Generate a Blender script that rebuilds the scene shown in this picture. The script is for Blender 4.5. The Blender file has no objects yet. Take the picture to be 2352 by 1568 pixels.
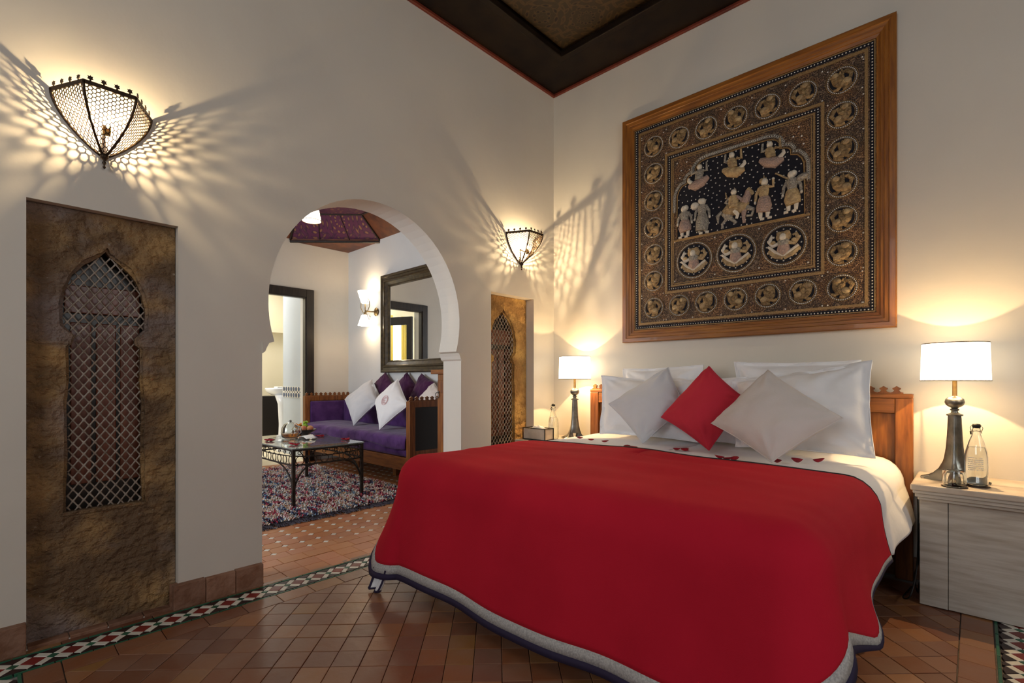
import bpy, math, random
from mathutils import Vector, Matrix, noise
from mathutils.geometry import tessellate_polygon
random.seed(7)
PI=math.pi; sin=math.sin; cos=math.cos
S=bpy.context.scene; C=S.collection
# ---------------------------------------------------------------- camera, world, lights, exposure
cd=bpy.data.cameras.new('camera'); cam=bpy.data.objects.new('camera',cd); C.objects.link(cam)
cam.location=(0,0,1.05); cam.rotation_euler=(PI/2,0,math.radians(43.25))
cd.sensor_width=36; cd.lens=36*1131/2352; cd.shift_y=89/2352; cd.clip_start=.02
S.camera=cam
w=bpy.data.worlds.new('sky'); S.world=w; w.use_nodes=True
w.node_tree.nodes['Background'].inputs[0].default_value=(.75,.85,1,1); w.node_tree.nodes['Background'].inputs[1].default_value=1.2
S.view_settings.view_transform='Standard'; S.view_settings.look='None'; S.view_settings.gamma=1
S.view_settings.exposure=0.0; S.view_settings.use_curve_mapping=False
def area(name,loc,rot,sx,sy,P,col):
    l=bpy.data.lights.new(name,'AREA'); l.shape='RECTANGLE'; l.size=sx; l.size_y=sy; l.energy=P; l.color=col
    o=bpy.data.objects.new(name,l); C.objects.link(o); o.location=loc; o.rotation_euler=rot; return o
area('daylight_front_window',(-.6,-2.80,2.35),(PI/2-.25,0,0),1.7,1.7,44,(.93,.96,1))      # outside the bedroom window behind the camera
area('daylight_right_window',(2.80,.9,2.35),(0,PI/2-.25,0),1.7,1.5,31,(1,.97,.92))          # outside the window in the right wall
area('daylight_sitting_room',(-4.4,-1.3,1.75),(PI/2,0,0),1.9,1.9,88,(.86,.93,1))    # outside the sitting room window
area('daylight_bathroom',(-7.6,.02,1.7),(PI/2,0,0),1.3,1.6,26,(.93,.97,1))
area('bathroom_fill_light',(-7.9,2.2,2.68),(0,0,0),.9,1.6,46,(1,.98,.93))  # added fill under the closed ceiling, brightens the far bathroom wall
# ---------------------------------------------------------------- materials
def mat(name,c1,c2=None,scale=6,st=(1,1,1),detail=4,rough=.6,metal=0,bump=0,bscale=None,rand=0,ramp=(.35,.65),
        trans=0,ior=1.45,emit=0,ecol=None,coat=0,sheen=0,spec=.5,bdetail=4,cols=None,dist=.02,transl=0):
    m=bpy.data.materials.new(name); m.use_nodes=True; nt=m.node_tree; N=nt.nodes; L=nt.links
    b=N['Principled BSDF']; I=b.inputs
    I['Base Color'].default_value=(*c1,1); I['Roughness'].default_value=rough; I['Metallic'].default_value=metal
    I['Transmission Weight'].default_value=trans; I['IOR'].default_value=ior; I['Coat Weight'].default_value=coat
    I['Sheen Weight'].default_value=sheen; I['Specular IOR Level'].default_value=spec
    if emit: I['Emission Color'].default_value=(*(ecol or c1),1); I['Emission Strength'].default_value=emit
    tc=N.new('ShaderNodeTexCoord'); mp=N.new('ShaderNodeMapping'); mp.inputs['Scale'].default_value=st
    vec=tc.outputs['Object']; rnd=None
    if rand or cols:
        oi=N.new('ShaderNodeObjectInfo'); ge=N.new('ShaderNodeNewGeometry')
        ad=N.new('ShaderNodeMath'); ad.operation='ADD'; L.new(oi.outputs['Random'],ad.inputs[0]); L.new(ge.outputs['Random Per Island'],ad.inputs[1])
        fr=N.new('ShaderNodeMath'); fr.operation='FRACT'; L.new(ad.outputs[0],fr.inputs[0]); rnd=fr.outputs[0]
        mu=N.new('ShaderNodeMath'); mu.operation='MULTIPLY'; mu.inputs[1].default_value=37; L.new(rnd,mu.inputs[0])
        va=N.new('ShaderNodeVectorMath'); va.operation='ADD'; L.new(vec,va.inputs[0]); L.new(mu.outputs[0],va.inputs[1]); vec=va.outputs[0]
    L.new(vec,mp.inputs['Vector'])
    col=None
    if cols:
        cr=N.new('ShaderNodeValToRGB'); L.new(rnd,cr.inputs[0]); e=cr.color_ramp; e.interpolation='CONSTANT' if len(cols)>5 else 'LINEAR'
        for i,c in enumerate(cols):
            p=i/len(cols) if len(cols)>5 else i/(len(cols)-1)
            if i<2: el=e.elements[i]; el.position=p
            else: el=e.elements.new(p)
            el.color=(*c,1)
        col=cr.outputs[0]
    if c2 is not None:
        no=N.new('ShaderNodeTexNoise'); no.inputs['Scale'].default_value=scale; no.inputs['Detail'].default_value=detail
        L.new(mp.outputs[0],no.inputs['Vector'])
        r2=N.new('ShaderNodeValToRGB'); r2.color_ramp.elements[0].position=ramp[0]; r2.color_ramp.elements[1].position=ramp[1]
        L.new(no.outputs['Fac'],r2.inputs[0])
        mx=N.new('ShaderNodeMix'); mx.data_type='RGBA'; L.new(r2.outputs[0],mx.inputs[0])
        if col is not None: L.new(col,mx.inputs[6])
        else: mx.inputs[6].default_value=(*c1,1)
        mx.inputs[7].default_value=(*c2,1)
        if cols: 
            mm=N.new('ShaderNodeMath'); mm.operation='MULTIPLY'; mm.inputs[1].default_value=.35; L.new(r2.outputs[0],mm.inputs[0]); L.new(mm.outputs[0],mx.inputs[0])
        col=mx.outputs[2]
    if rand:
        hs=N.new('ShaderNodeHueSaturation'); mr=N.new('ShaderNodeMapRange'); mr.inputs['To Min'].default_value=1-rand; mr.inputs['To Max'].default_value=1+rand
        L.new(rnd,mr.inputs['Value']); L.new(mr.outputs[0],hs.inputs['Value'])
        if col is not None: L.new(col,hs.inputs['Color'])
        else: hs.inputs['Color'].default_value=(*c1,1)
        col=hs.outputs[0]
    if col is not None: L.new(col,I['Base Color'])
    if bump:
        nb=N.new('ShaderNodeTexNoise'); nb.inputs['Scale'].default_value=bscale or scale; nb.inputs['Detail'].default_value=bdetail
        L.new(mp.outputs[0],nb.inputs['Vector']); bp=N.new('ShaderNodeBump'); bp.inputs['Strength'].default_value=bump; bp.inputs['Distance'].default_value=dist
        L.new(nb.outputs['Fac'],bp.inputs['Height']); L.new(bp.outputs[0],I['Normal'])
    if transl:
        tr=N.new('ShaderNodeBsdfTranslucent'); tr.inputs[0].default_value=(*c1,1); ms=N.new('ShaderNodeMixShader'); ms.inputs[0].default_value=transl
        L.new(b.outputs[0],ms.inputs[1]); L.new(tr.outputs[0],ms.inputs[2]); L.new(ms.outputs[0],N['Material Output'].inputs[0])
    return m
M={}
M['plaster']=mat('plaster',(.70,.655,.57),(.655,.61,.53),scale=1.4,detail=6,rough=.75,bump=.25,bscale=9,dist=.01)
M['plaster_white']=mat('white_plaster',(.72,.72,.70),(.68,.68,.66),scale=2,rough=.75,bump=.2,bscale=12,dist=.01)
M['plaster_cool_light']=mat('cool_light_tinted_plaster',(.50,.535,.56),(.47,.50,.53),scale=2,rough=.75)  # white plaster of the pier, dim bluish daylight put into the colour
M['plaster_warm']=mat('warm_plaster',(.80,.70,.50),(.77,.67,.46),scale=2,rough=.75)
M['stone']=mat('carved_stone',(.16,.095,.048),(.42,.25,.10),scale=4.5,detail=14,rough=.85,bump=1.0,bscale=24,bdetail=14,ramp=(.44,.64),dist=.055,st=(1,1,1.25))
M['stone_lamp_tint']=mat('lamplight_tinted_carved_stone',(.32,.17,.05),(.62,.37,.11),scale=4.5,detail=14,rough=.85,bump=1.0,bscale=24,bdetail=14,ramp=(.44,.64),dist=.05)  # same carved stone, warm lamp glow put into the colour
def stone_spots():
    m=M['stone']; nt=m.node_tree; N=nt.nodes; L=nt.links; b=N['Principled BSDF']
    src=b.inputs['Base Color'].links[0].from_socket; mp=[n for n in N if n.bl_idname=='ShaderNodeMapping'][0]
    n2=N.new('ShaderNodeTexNoise'); n2.inputs['Scale'].default_value=2.1; n2.inputs['Detail'].default_value=8; L.new(mp.outputs[0],n2.inputs['Vector'])
    r=N.new('ShaderNodeValToRGB'); r.color_ramp.elements[0].position=.5; r.color_ramp.elements[1].position=.62; L.new(n2.outputs[0],r.inputs[0])
    mx=N.new('ShaderNodeMix'); mx.data_type='RGBA'; L.new(r.outputs[0],mx.inputs[0]); L.new(src,mx.inputs[6]); mx.inputs[7].default_value=(.24,.18,.155,1)
    n3=N.new('ShaderNodeTexNoise'); n3.inputs['Scale'].default_value=60; n3.inputs['Detail'].default_value=3; L.new(mp.outputs[0],n3.inputs['Vector'])
    r3=N.new('ShaderNodeValToRGB'); r3.color_ramp.elements[0].position=.66; r3.color_ramp.elements[1].position=.80; L.new(n3.outputs[0],r3.inputs[0])
    m3=N.new('ShaderNodeMix'); m3.data_type='RGBA'; L.new(r3.outputs[0],m3.inputs[0]); L.new(mx.outputs[2],m3.inputs[6]); m3.inputs[7].default_value=(.36,.30,.23,1)
    L.new(m3.outputs[2],b.inputs['Base Color'])
stone_spots()
M['lattice']=mat('lattice_metal',(.38,.32,.26),(.20,.15,.11),scale=30,rough=.55,metal=.1,bump=.3,bscale=60)
TERRA=[(.17,.055,.026),(.26,.092,.036),(.21,.095,.058),(.30,.125,.048),(.24,.115,.036),(.14,.05,.028)][:5]+[]
M['terra']=mat('terracotta_tile',(.33,.13,.07),(.27,.17,.12),scale=9,detail=6,cols=TERRA,rough=.33,bump=.35,bscale=18,rand=.15,dist=.005,spec=.6)
M['terra_or']=mat('orange_terracotta',(.45,.17,.07),(.5,.24,.10),scale=9,detail=6,cols=[(.46,.15,.045),(.52,.20,.065),(.36,.11,.045),(.50,.20,.09)],rough=.38,bump=.25,bscale=25,rand=.1,dist=.004)
M['terra_base']=mat('terracotta_skirting',(.19,.085,.045),(.28,.15,.095),scale=14,detail=6,rough=.7,rand=.2,bump=.4,bscale=40)
M['grout']=mat('grout',(.07,.05,.04),(.40,.36,.32),scale=1.1,rough=.9,bump=.4,bscale=60)
M['z_red']=mat('oxblood_glaze',(.20,.022,.018),rough=.35,rand=.2)
M['z_white']=mat('white_glaze',(.72,.68,.58),rough=.35,rand=.08)
M['z_green']=mat('green_glaze',(.02,.11,.06),rough=.35,rand=.3)
M['z_black']=mat('black_glaze',(.025,.012,.012),rough=.4,rand=.3)
M['z_blue']=mat('blue_glaze',(.03,.06,.14),rough=.3,rand=.3)
def wood(name,c1,c2,st,rough=.4,scale=4,rand=0): return mat(name,c1,c2,scale=scale,st=st,detail=8,rough=rough,bump=.15,bscale=scale*2,ramp=(.3,.7),coat=.1,rand=rand,dist=.005)
M['wood_x']=wood('frame_wood_lengthwise',(.36,.135,.016),(.17,.052,.007),(1.2,14,16))
M['wood_z']=wood('frame_wood_upright',(.36,.135,.016),(.17,.052,.007),(16,14,1.2))
M['walnut']=wood('walnut',(.30,.105,.020),(.13,.038,.009),(12,12,1.4),rand=.1)
M['walnut_x']=wood('walnut_lengthwise',(.32,.115,.021),(.15,.045,.010),(1.4,12,12))
M['darkwood']=wood('dark_stained_wood',(.035,.022,.014),(.012,.008,.006),(10,10,1.4))
M['mframe']=wood('antique_gilt_frame',(.10,.07,.03),(.03,.02,.012),(6,6,6),rough=.3)
M['ceil_edge']=mat('red_edge_paint',(.20,.035,.015),(.12,.02,.01),scale=8,rough=.5)
M['ceil_border']=mat('dark_painted_wood',(.007,.003,.002),(.016,.009,.004),scale=7,detail=8,rough=.5,spec=.2)
M['red']=mat('red_wool',(.53,.012,.033),(.47,.010,.028),scale=3,rough=.85,bump=.25,bscale=420,spec=.15,dist=.003,bdetail=1,sheen=.28)
M['red'].node_tree.nodes['Principled BSDF'].inputs['Sheen Tint'].default_value=(1,.07,.06,1); M['red'].node_tree.nodes['Principled BSDF'].inputs['Sheen Roughness'].default_value=.6
M['white_band']=mat('grey_white_woven_band',(.55,.53,.50),(.36,.34,.33),scale=160,rough=.85,bump=.4,bscale=300,dist=.003)
M['navy']=mat('navy_trim',(.022,.014,.045),rough=.8)
M['linen']=mat('white_linen',(.93,.92,.92),(.90,.89,.89),scale=3,rough=.8,bump=.5,bscale=4.5,dist=.02,bdetail=5,sheen=.1)
M['grey_cush']=mat('pale_grey_cotton',(.69,.69,.71),(.64,.64,.66),scale=4,rough=.85,bump=.3,bscale=260,dist=.002,bdetail=1)
M['beige_cush']=mat('pale_beige_cotton',(.77,.70,.65),(.72,.65,.60),scale=4,rough=.85,bump=.3,bscale=260,dist=.002,bdetail=1)
M['red_cush']=mat('red_cotton',(.64,.028,.055),(.58,.022,.045),scale=4,rough=.85,bump=.3,bscale=260,dist=.002,bdetail=1)
M['petal']=mat('rose_petal',(.40,.004,.02),(.22,.002,.012),scale=60,rough=.6,rand=.25)
M['purple']=mat('purple_velvet',(.055,.013,.095),(.10,.035,.16),scale=9,detail=6,rough=.8,spec=.2,sheen=.2,bump=.4,bscale=10)
M['aubergine']=mat('aubergine_velvet',(.045,.008,.045),(.075,.015,.065),scale=9,rough=.8,spec=.2,sheen=.15)
M['travertine']=mat('travertine',(.58,.53,.46),(.44,.38,.31),scale=5,st=(1,1,9),detail=10,rough=.4,bump=.15,bscale=14,ramp=(.42,.68),dist=.004)
M['marble']=mat('travertine_top',(.66,.58,.48),(.52,.42,.33),scale=9,detail=9,rough=.3)
M['pewter']=mat('pewter',(.33,.32,.29),(.17,.165,.15),scale=14,rough=.36,metal=.9,bump=.1,bscale=30)
M['brass']=mat('aged_brass',(.36,.25,.10),(.16,.10,.045),scale=20,rough=.4,metal=.9)
M['sconce']=mat('pierced_bronze',(.060,.035,.018),(.03,.018,.010),scale=40,rough=.45,metal=.7)
M['iron']=mat('wrought_iron',(.018,.015,.013),(.05,.035,.025),scale=30,rough=.5,metal=.5)
M['glass']=mat('clear_glass',(.96,.98,.97),rough=.01,trans=1,ior=1.45)
M['gglass']=mat('table_glass',(.86,.94,.91),rough=.01,trans=.9,ior=1.45)
M['water']=mat('water',(.97,.98,.97),rough=0,trans=1,ior=1.33)
M['amber']=mat('amber_tea',(.75,.28,.05),rough=.05,trans=.8,ior=1.33)
M['mirror']=mat('mirror_glass',(.9,.92,.9),rough=.0,metal=1)
M['shade']=mat('lit_lamp_shade',(.9,.86,.76),rough=.8,emit=3.8,ecol=(1,.86,.66))
M['opal']=mat('lit_opal_glass',(.95,.9,.8),rough=.3,emit=5,ecol=(1,.88,.68))
M['bulb']=mat('glowing_bulb',(1,.85,.6),emit=19000,ecol=(1,.74,.42))
M['day']=mat('bright_daylight_pane',(1,1,1),emit=3,ecol=(1,.98,.9))
M['curtain']=mat('yellow_curtain',(.75,.62,.16),rough=.8,transl=.5)
M['ceramic']=mat('white_ceramic',(.85,.86,.88),rough=.12,coat=.4)
M['cork']=mat('brown_leather',(.06,.03,.015),rough=.6)
M['black']=mat('black_rubber',(.012,.012,.012),rough=.5)
M['blackpanel']=mat('black_panel',(.012,.008,.007),rough=.35)
M['paper']=mat('white_paper',(.85,.84,.80),rough=.8)
M['greenf']=mat('green_fruit',(.32,.50,.04),(.22,.38,.03),scale=20,rough=.3)
M['peach']=mat('peach_skin',(.55,.16,.08),(.60,.32,.12),scale=20,rough=.45)
M['orangef']=mat('orange_petals',(.85,.30,.02),rough=.5,rand=.3)
M['darkbowl']=mat('dark_metal_bowl',(.10,.09,.08),rough=.25,metal=.8)
M['leaf']=mat('plant_leaf',(.10,.20,.05),rough=.5)
M['pot']=mat('grey_pot',(.25,.27,.26),rough=.5)
M['rug']=mat('rag_rug_yarn',(.3,.2,.2),cols=[(.62,.58,.55),(.60,.50,.46),(.55,.36,.34),(.50,.20,.20),(.48,.05,.09),(.30,.02,.05),(.12,.01,.03),(.02,.015,.02),(.025,.02,.06),(.06,.08,.18),(.16,.26,.36),(.45,.50,.52),(.62,.60,.58),(.55,.42,.28),(.45,.20,.07),(.60,.55,.50)],rough=.9)
M['fringe']=mat('dark_fringe_yarn',(.05,.04,.05),rough=.9,rand=.5)
def rug_patches():
    nt=M['rug'].node_tree; N=nt.nodes; L=nt.links; cr=[n for n in N if n.bl_idname=='ShaderNodeValToRGB'][0]; src=cr.inputs[0].links[0].from_socket
    tc=N.new('ShaderNodeTexCoord'); mp=N.new('ShaderNodeMapping'); mp.inputs['Scale'].default_value=(2.4,7,1); no=N.new('ShaderNodeTexNoise'); no.inputs['Scale'].default_value=1.7; no.inputs['Detail'].default_value=3
    L.new(tc.outputs['Object'],mp.inputs[0]); L.new(mp.outputs[0],no.inputs['Vector'])
    a=N.new('ShaderNodeMath'); a.operation='MULTIPLY'; a.inputs[1].default_value=.34; L.new(src,a.inputs[0])
    b=N.new('ShaderNodeMath'); b.operation='MULTIPLY_ADD'; b.inputs[1].default_value=3.6; L.new(no.outputs[0],b.inputs[0]); L.new(a.outputs[0],b.inputs[2])
    f=N.new('ShaderNodeMath'); f.operation='FRACT'; L.new(b.outputs[0],f.inputs[0]); L.new(f.outputs[0],cr.inputs[0])
rug_patches()
# tapestry
M['velvet']=mat('black_velvet',(.006,.006,.012),rough=.95,sheen=.1)
M['goldcord']=mat('dull_gold_cord',(.36,.22,.085),(.22,.13,.05),scale=150,rough=.5,metal=.3,bump=.6,bscale=220,dist=.003)
M['tanpad']=mat('quilted_tan_satin',(.50,.36,.18),(.30,.20,.10),scale=45,rough=.5,bump=1,bscale=90,rand=.15,dist=.010)
M['creampad']=mat('cream_quilted_cloth',(.70,.64,.52),(.55,.48,.38),scale=60,rough=.6,bump=.4,bscale=90,dist=.003)
M['rosepad']=mat('rose_sequined_cloth',(.50,.34,.26),(.34,.25,.22),scale=110,rough=.45,metal=.25,bump=1,bscale=120,dist=.010)
M['silverpad']=mat('silver_thread_cloth',(.44,.40,.32),(.25,.22,.19),scale=110,rough=.4,metal=.4,bump=1,bscale=120,dist=.010)
M['brownpad']=mat('brown_gold_quilting',(.27,.17,.07),(.16,.10,.05),scale=60,rough=.5,metal=.2,bump=.8,bscale=70,rand=.25,dist=.005)
M['sequin']=mat('silver_sequin',(.66,.63,.57),rough=.3,metal=.2,rand=.1)
def embroidery():
    m=mat('metal_thread_embroidery',(.2,.1,.05),rough=.5,metal=.35); nt=m.node_tree; N=nt.nodes; L=nt.links; b=N['Principled BSDF']
    tc=N.new('ShaderNodeTexCoord'); 
    n=N.new('ShaderNodeTexNoise'); n.inputs['Scale'].default_value=26; n.inputs['Detail'].default_value=2
    L.new(tc.outputs['Object'],n.inputs['Vector'])
    wv=N.new('ShaderNodeMath'); wv.operation='MULTIPLY'; wv.inputs[1].default_value=70; L.new(n.outputs[0],wv.inputs[0])
    s=N.new('ShaderNodeMath'); s.operation='SINE'; L.new(wv.outputs[0],s.inputs[0])
    r=N.new('ShaderNodeValToRGB'); e=r.color_ramp; e.elements[0].position=.0; e.elements[0].color=(.060,.040,.038,1); e.elements[1].position=1; e.elements[1].color=(.36,.275,.195,1)
    mr=N.new('ShaderNodeMapRange'); mr.inputs[1].default_value=-1; mr.inputs[2].default_value=1; L.new(s.outputs[0],mr.inputs[0]); L.new(mr.outputs[0],r.inputs[0])
    n2=N.new('ShaderNodeTexNoise'); n2.inputs['Scale'].default_value=7; L.new(tc.outputs['Object'],n2.inputs['Vector'])
    r2=N.new('ShaderNodeValToRGB'); r2.color_ramp.elements[0].position=.45; r2.color_ramp.elements[0].color=(.62,.55,.5,1); r2.color_ramp.elements[1].position=.6; r2.color_ramp.elements[1].color=(1,.72,.5,1); L.new(n2.outputs[0],r2.inputs[0])
    mx=N.new('ShaderNodeMix'); mx.data_type='RGBA'; mx.blend_type='MULTIPLY'; mx.inputs[0].default_value=1; L.new(r.outputs[0],mx.inputs[6]); L.new(r2.outputs[0],mx.inputs[7]); L.new(mx.outputs[2],b.inputs['Base Color'])
    bp=N.new('ShaderNodeBump'); bp.inputs['Strength'].default_value=.9; bp.inputs['Distance'].default_value=.004; L.new(mr.outputs[0],bp.inputs['Height']); L.new(bp.outputs[0],b.inputs['Normal'])
    return m
M['embroid']=embroidery()
def ceiling_paint(name,dark,gold,ringc,cell):
    m=mat(name,dark,rough=.5); nt=m.node_tree; N=nt.nodes; L=nt.links; b=N['Principled BSDF']
    def mth(op,a,bb=None):
        n=N.new('ShaderNodeMath'); n.operation=op
        for i,v in enumerate((a,bb)):
            if v is None: continue
            if isinstance(v,(int,float)): n.inputs[i].default_value=v
            else: L.new(v,n.inputs[i])
        return n.outputs[0]
    tc=N.new('ShaderNodeTexCoord'); sp=N.new('ShaderNodeSeparateXYZ'); L.new(tc.outputs['Object'],sp.inputs[0])
    def ros(offx,offy,cell,pet):
        x=mth('SUBTRACT',mth('FRACT',mth('ADD',mth('DIVIDE',sp.outputs[0],cell),offx)),.5)
        y=mth('SUBTRACT',mth('FRACT',mth('ADD',mth('DIVIDE',sp.outputs[1],cell),offy)),.5)
        r=mth('SQRT',mth('ADD',mth('MULTIPLY',x,x),mth('MULTIPLY',y,y))); a=mth('ARCTAN2',y,x)
        pw=mth('SINE',mth('MULTIPLY',a,pet)); rw=mth('COSINE',mth('MULTIPLY',r,52))
        return mth('MULTIPLY',mth('ADD',mth('MULTIPLY',pw,.6),rw),mth('SUBTRACT',1,mth('MULTIPLY',r,1.3)))
    v=mth('MAXIMUM',ros(0,0,cell,12),ros(.5,.5,cell,8))
    n=N.new('ShaderNodeTexNoise'); n.inputs['Scale'].default_value=9; n.inputs['Detail'].default_value=6; L.new(tc.outputs['Object'],n.inputs['Vector'])
    v=mth('MULTIPLY',v,mth('ADD',n.outputs[0],.2))
    r=N.new('ShaderNodeValToRGB'); e=r.color_ramp; e.elements[0].position=.12; e.elements[0].color=(*dark,1); e.elements[1].position=.75; e.elements[1].color=(*gold,1)
    el=e.elements.new(.3); el.color=(*ringc,1); L.new(v,r.inputs[0]); L.new(r.outputs[0],b.inputs['Base Color']); return m
M['ceil_paint']=ceiling_paint('painted_rosettes',(.030,.017,.005),(.007,.002,.002),(.075,.042,.012),.44)
M['ceil2_paint']=ceiling_paint('purple_painted_rosettes',(.10,.022,.060),(.30,.14,.06),(.045,.012,.045),.46)
M['ceil2_border']=mat('orange_brown_painted_wood',(.17,.055,.02),(.07,.02,.012),scale=8,detail=8,rough=.5)
# ---------------------------------------------------------------- mesh helpers
ORG={}
class G:
    def __init__(s): s.v=[]; s.f=[]; s.m=[]; s.k=0
    def add(s,vs,fs,k=None):
        o=len(s.v); s.v+= [tuple(p) for p in vs]; s.f+=[tuple(i+o for i in f) for f in fs]; s.m+=[s.k if k is None else k]*len(fs); return s
    def box(s,x0,y0,z0,x1,y1,z1,k=None):
        v=[(x,y,z) for z in(z0,z1) for y in(y0,y1) for x in(x0,x1)]
        return s.add(v,[(0,2,3,1),(4,5,7,6),(0,1,5,4),(1,3,7,5),(3,2,6,7),(2,0,4,6)],k)
    def obox(s,c,ax,ay,az,hx,hy,hz,k=None):
        c,ax,ay,az=map(Vector,(c,ax,ay,az))
        v=[c+ax*hx*a+ay*hy*b+az*hz*d for d in(-1,1) for b in(-1,1) for a in(-1,1)]
        return s.add(v,[(0,2,3,1),(4,5,7,6),(0,1,5,4),(1,3,7,5),(3,2,6,7),(2,0,4,6)],k)
    def tube(s,pts,r,n=8,closed=False,k=None,cap=True):
        pts=[Vector(p) for p in pts]; m=len(pts); R=r if hasattr(r,'__len__') else [r]*m
        ref=None; vs=[]; 
        for i,p in enumerate(pts):
            if closed: t=pts[(i+1)%m]-pts[i-1]
            else: t=pts[min(i+1,m-1)]-pts[max(i-1,0)]
            t=t.normalized() if t.length>1e-9 else Vector((0,0,1))
            if ref is None:
                ref=Vector((0,0,1)) if abs(t.z)<.9 else Vector((1,0,0))
            a=(ref-t*ref.dot(t)); a=a.normalized() if a.length>1e-6 else t.orthogonal().normalized(); b=t.cross(a); ref=a
            for j in range(n):
                q=2*PI*j/n; vs.append(p+a*cos(q)*R[i]+b*sin(q)*R[i])
        fs=[]
        for i in range(m if closed else m-1):
            i2=(i+1)%m
            for j in range(n): j2=(j+1)%n; fs.append((i*n+j,i*n+j2,i2*n+j2,i2*n+j))
        if cap and not closed: fs+=[tuple(range(n))[::-1],tuple(range((m-1)*n,m*n))]
        return s.add(vs,fs,k)
    def lathe(s,prof,c=(0,0,0),n=24,k=None):
        vs=[]; cx,cy,cz=c
        for r,z in prof:
            for j in range(n): q=2*PI*j/n; vs.append((cx+r*cos(q),cy+r*sin(q),cz+z))
        fs=[(i*n+j,i*n+(j+1)%n,(i+1)*n+(j+1)%n,(i+1)*n+j) for i in range(len(prof)-1) for j in range(n)]
        if prof[0][0]>1e-4: fs.append(tuple(range(n))[::-1])
        if prof[-1][0]>1e-4: fs.append(tuple(range((len(prof)-1)*n,len(prof)*n)))
        return s.add(vs,fs,k)
    def ell(s,c,rx,ry,rz,n=12,m=8,k=None,R=None):
        vs=[]
        for i in range(m+1):
            t=PI*i/m
            for j in range(n):
                q=2*PI*j/n; p=Vector((rx*sin(t)*cos(q),ry*sin(t)*sin(q),rz*cos(t)))
                if R: p=R@p
                vs.append(Vector(c)+p)
        return s.add(vs,[(i*n+j,(i+1)*n+j,(i+1)*n+(j+1)%n,i*n+(j+1)%n) for i in range(m) for j in range(n)],k)
    def grid(s,f,nu,nv,k=None,closeu=False):
        vs=[f(i/nu,j/nv) for j in range(nv+1) for i in range(nu+1)]
        w=nu+1
        return s.add(vs,[(j*w+i,j*w+i+1,(j+1)*w+i+1,(j+1)*w+i) for j in range(nv) for i in range(nu)],k)
    def prism(s,poly,fn,h0,h1,k=None):
        """poly: 2D outline; fn(a,b,h)->3D"""
        n=len(poly); vs=[fn(a,b,h0) for a,b in poly]+[fn(a,b,h1) for a,b in poly]
        tr=tessellate_polygon([[Vector((a,b,0)) for a,b in poly]])
        fs=[tuple(t) for t in tr]+[tuple(i+n for i in t) for t in tr]+[(i,(i+1)%n,(i+1)%n+n,i+n) for i in range(n)]
        return s.add(vs,fs,k)
    def plate(s,outer,holes,fn,h0,h1,k=None):
        loops=[outer]+holes; tr=tessellate_polygon([[Vector((a,b,0)) for a,b in l] for l in loops])
        flat=[p for l in loops for p in l]; n=len(flat)
        vs=[fn(a,b,h0) for a,b in flat]+[fn(a,b,h1) for a,b in flat]
        fs=[tuple(t) for t in tr]+[tuple(i+n for i in t) for t in tr]; o=0
        for l in loops:
            m=len(l); fs+=[(o+i,o+(i+1)%m,o+(i+1)%m+n,o+i+n) for i in range(m)]; o+=m
        return s.add(vs,fs,k)
    def mesh(s,name,mats,org=(0,0,0),smooth=False,fix=True):
        me=bpy.data.meshes.new(name); o=Vector(org)
        me.from_pydata([tuple(Vector(p)-o) for p in s.v],[],s.f)
        if not isinstance(mats,(list,tuple)): mats=[mats]
        for m in mats: me.materials.append(M[m] if isinstance(m,str) else m)
        if len(mats)>1: me.polygons.foreach_set('material_index',s.m)
        if fix:
            import bmesh
            bm=bmesh.new(); bm.from_mesh(me); bmesh.ops.recalc_face_normals(bm,faces=bm.faces); bm.to_mesh(me); bm.free()
        if smooth:
            me.polygons.foreach_set('use_smooth',[True]*len(me.polygons))
            if smooth!=True: me.set_sharp_from_angle(angle=math.radians(smooth))
        me.update(); return me
    def build(s,name,mats,parent=None,smooth=False,fix=True,bevel=0,kind=None,label=None,solid=0):
        org=Vector(ORG.get(parent.as_pointer(),(0,0,0))) if parent else Vector((0,0,0))
        o=bpy.data.objects.new(name,s.mesh(name,mats,org,smooth,fix)); C.objects.link(o)
        if parent: o.parent=parent; ORG[o.as_pointer()]=org
        if bevel:
            b=o.modifiers.new('bevel','BEVEL'); b.width=bevel; b.segments=2; b.limit_method='ANGLE'; b.angle_limit=math.radians(40)
        if solid:
            b=o.modifiers.new('solid','SOLIDIFY'); b.thickness=solid; b.offset=0
        if kind: o['kind']=kind
        if label: o['label']=label
        return o
def tag(o,label,cat,group=None):
    o['label']=label; o['category']=cat
    if group: o['group']=group
    return o
def thing(name,label,cat,loc=(0,0,0),group=None):
    o=bpy.data.objects.new(name,None); C.objects.link(o); o.location=loc; o.empty_display_size=.05
    ORG[o.as_pointer()]=Vector(loc); return tag(o,label,cat,group)
def struct(o): o['kind']='structure'; return o
def dup(root,loc,label=None,rotz=None,group=None):
    r=root.copy(); C.objects.link(r); r.location=loc
    if rotz is not None: r.rotation_euler.z=rotz
    if label: r['label']=label
    if group: r['group']=group
    for ch in list(root.children):
        c=ch.copy(); C.objects.link(c); c.parent=r
        for g in list(ch.children):
            d=g.copy(); C.objects.link(d); d.parent=c
    return r
def inst(name,me,parent,loc=(0,0,0),label=None,rot=None):
    o=bpy.data.objects.new(name,me); C.objects.link(o); o.parent=parent
    o.location=Vector(loc)-Vector(ORG.get(parent.as_pointer(),(0,0,0))) if parent else loc
    if rot: o.rotation_euler=rot
    if label: o['label']=label
    return o
def nz(x,y,z=0,s=1): return noise.noise(Vector((x*s,y*s,z*s)))
def arc(cx,cy,r,a0,a1,n,ry=None):
    ry=ry or r; return [(cx+r*cos(math.radians(a0+(a1-a0)*i/n)),cy+ry*sin(math.radians(a0+(a1-a0)*i/n))) for i in range(n+1)]
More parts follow.
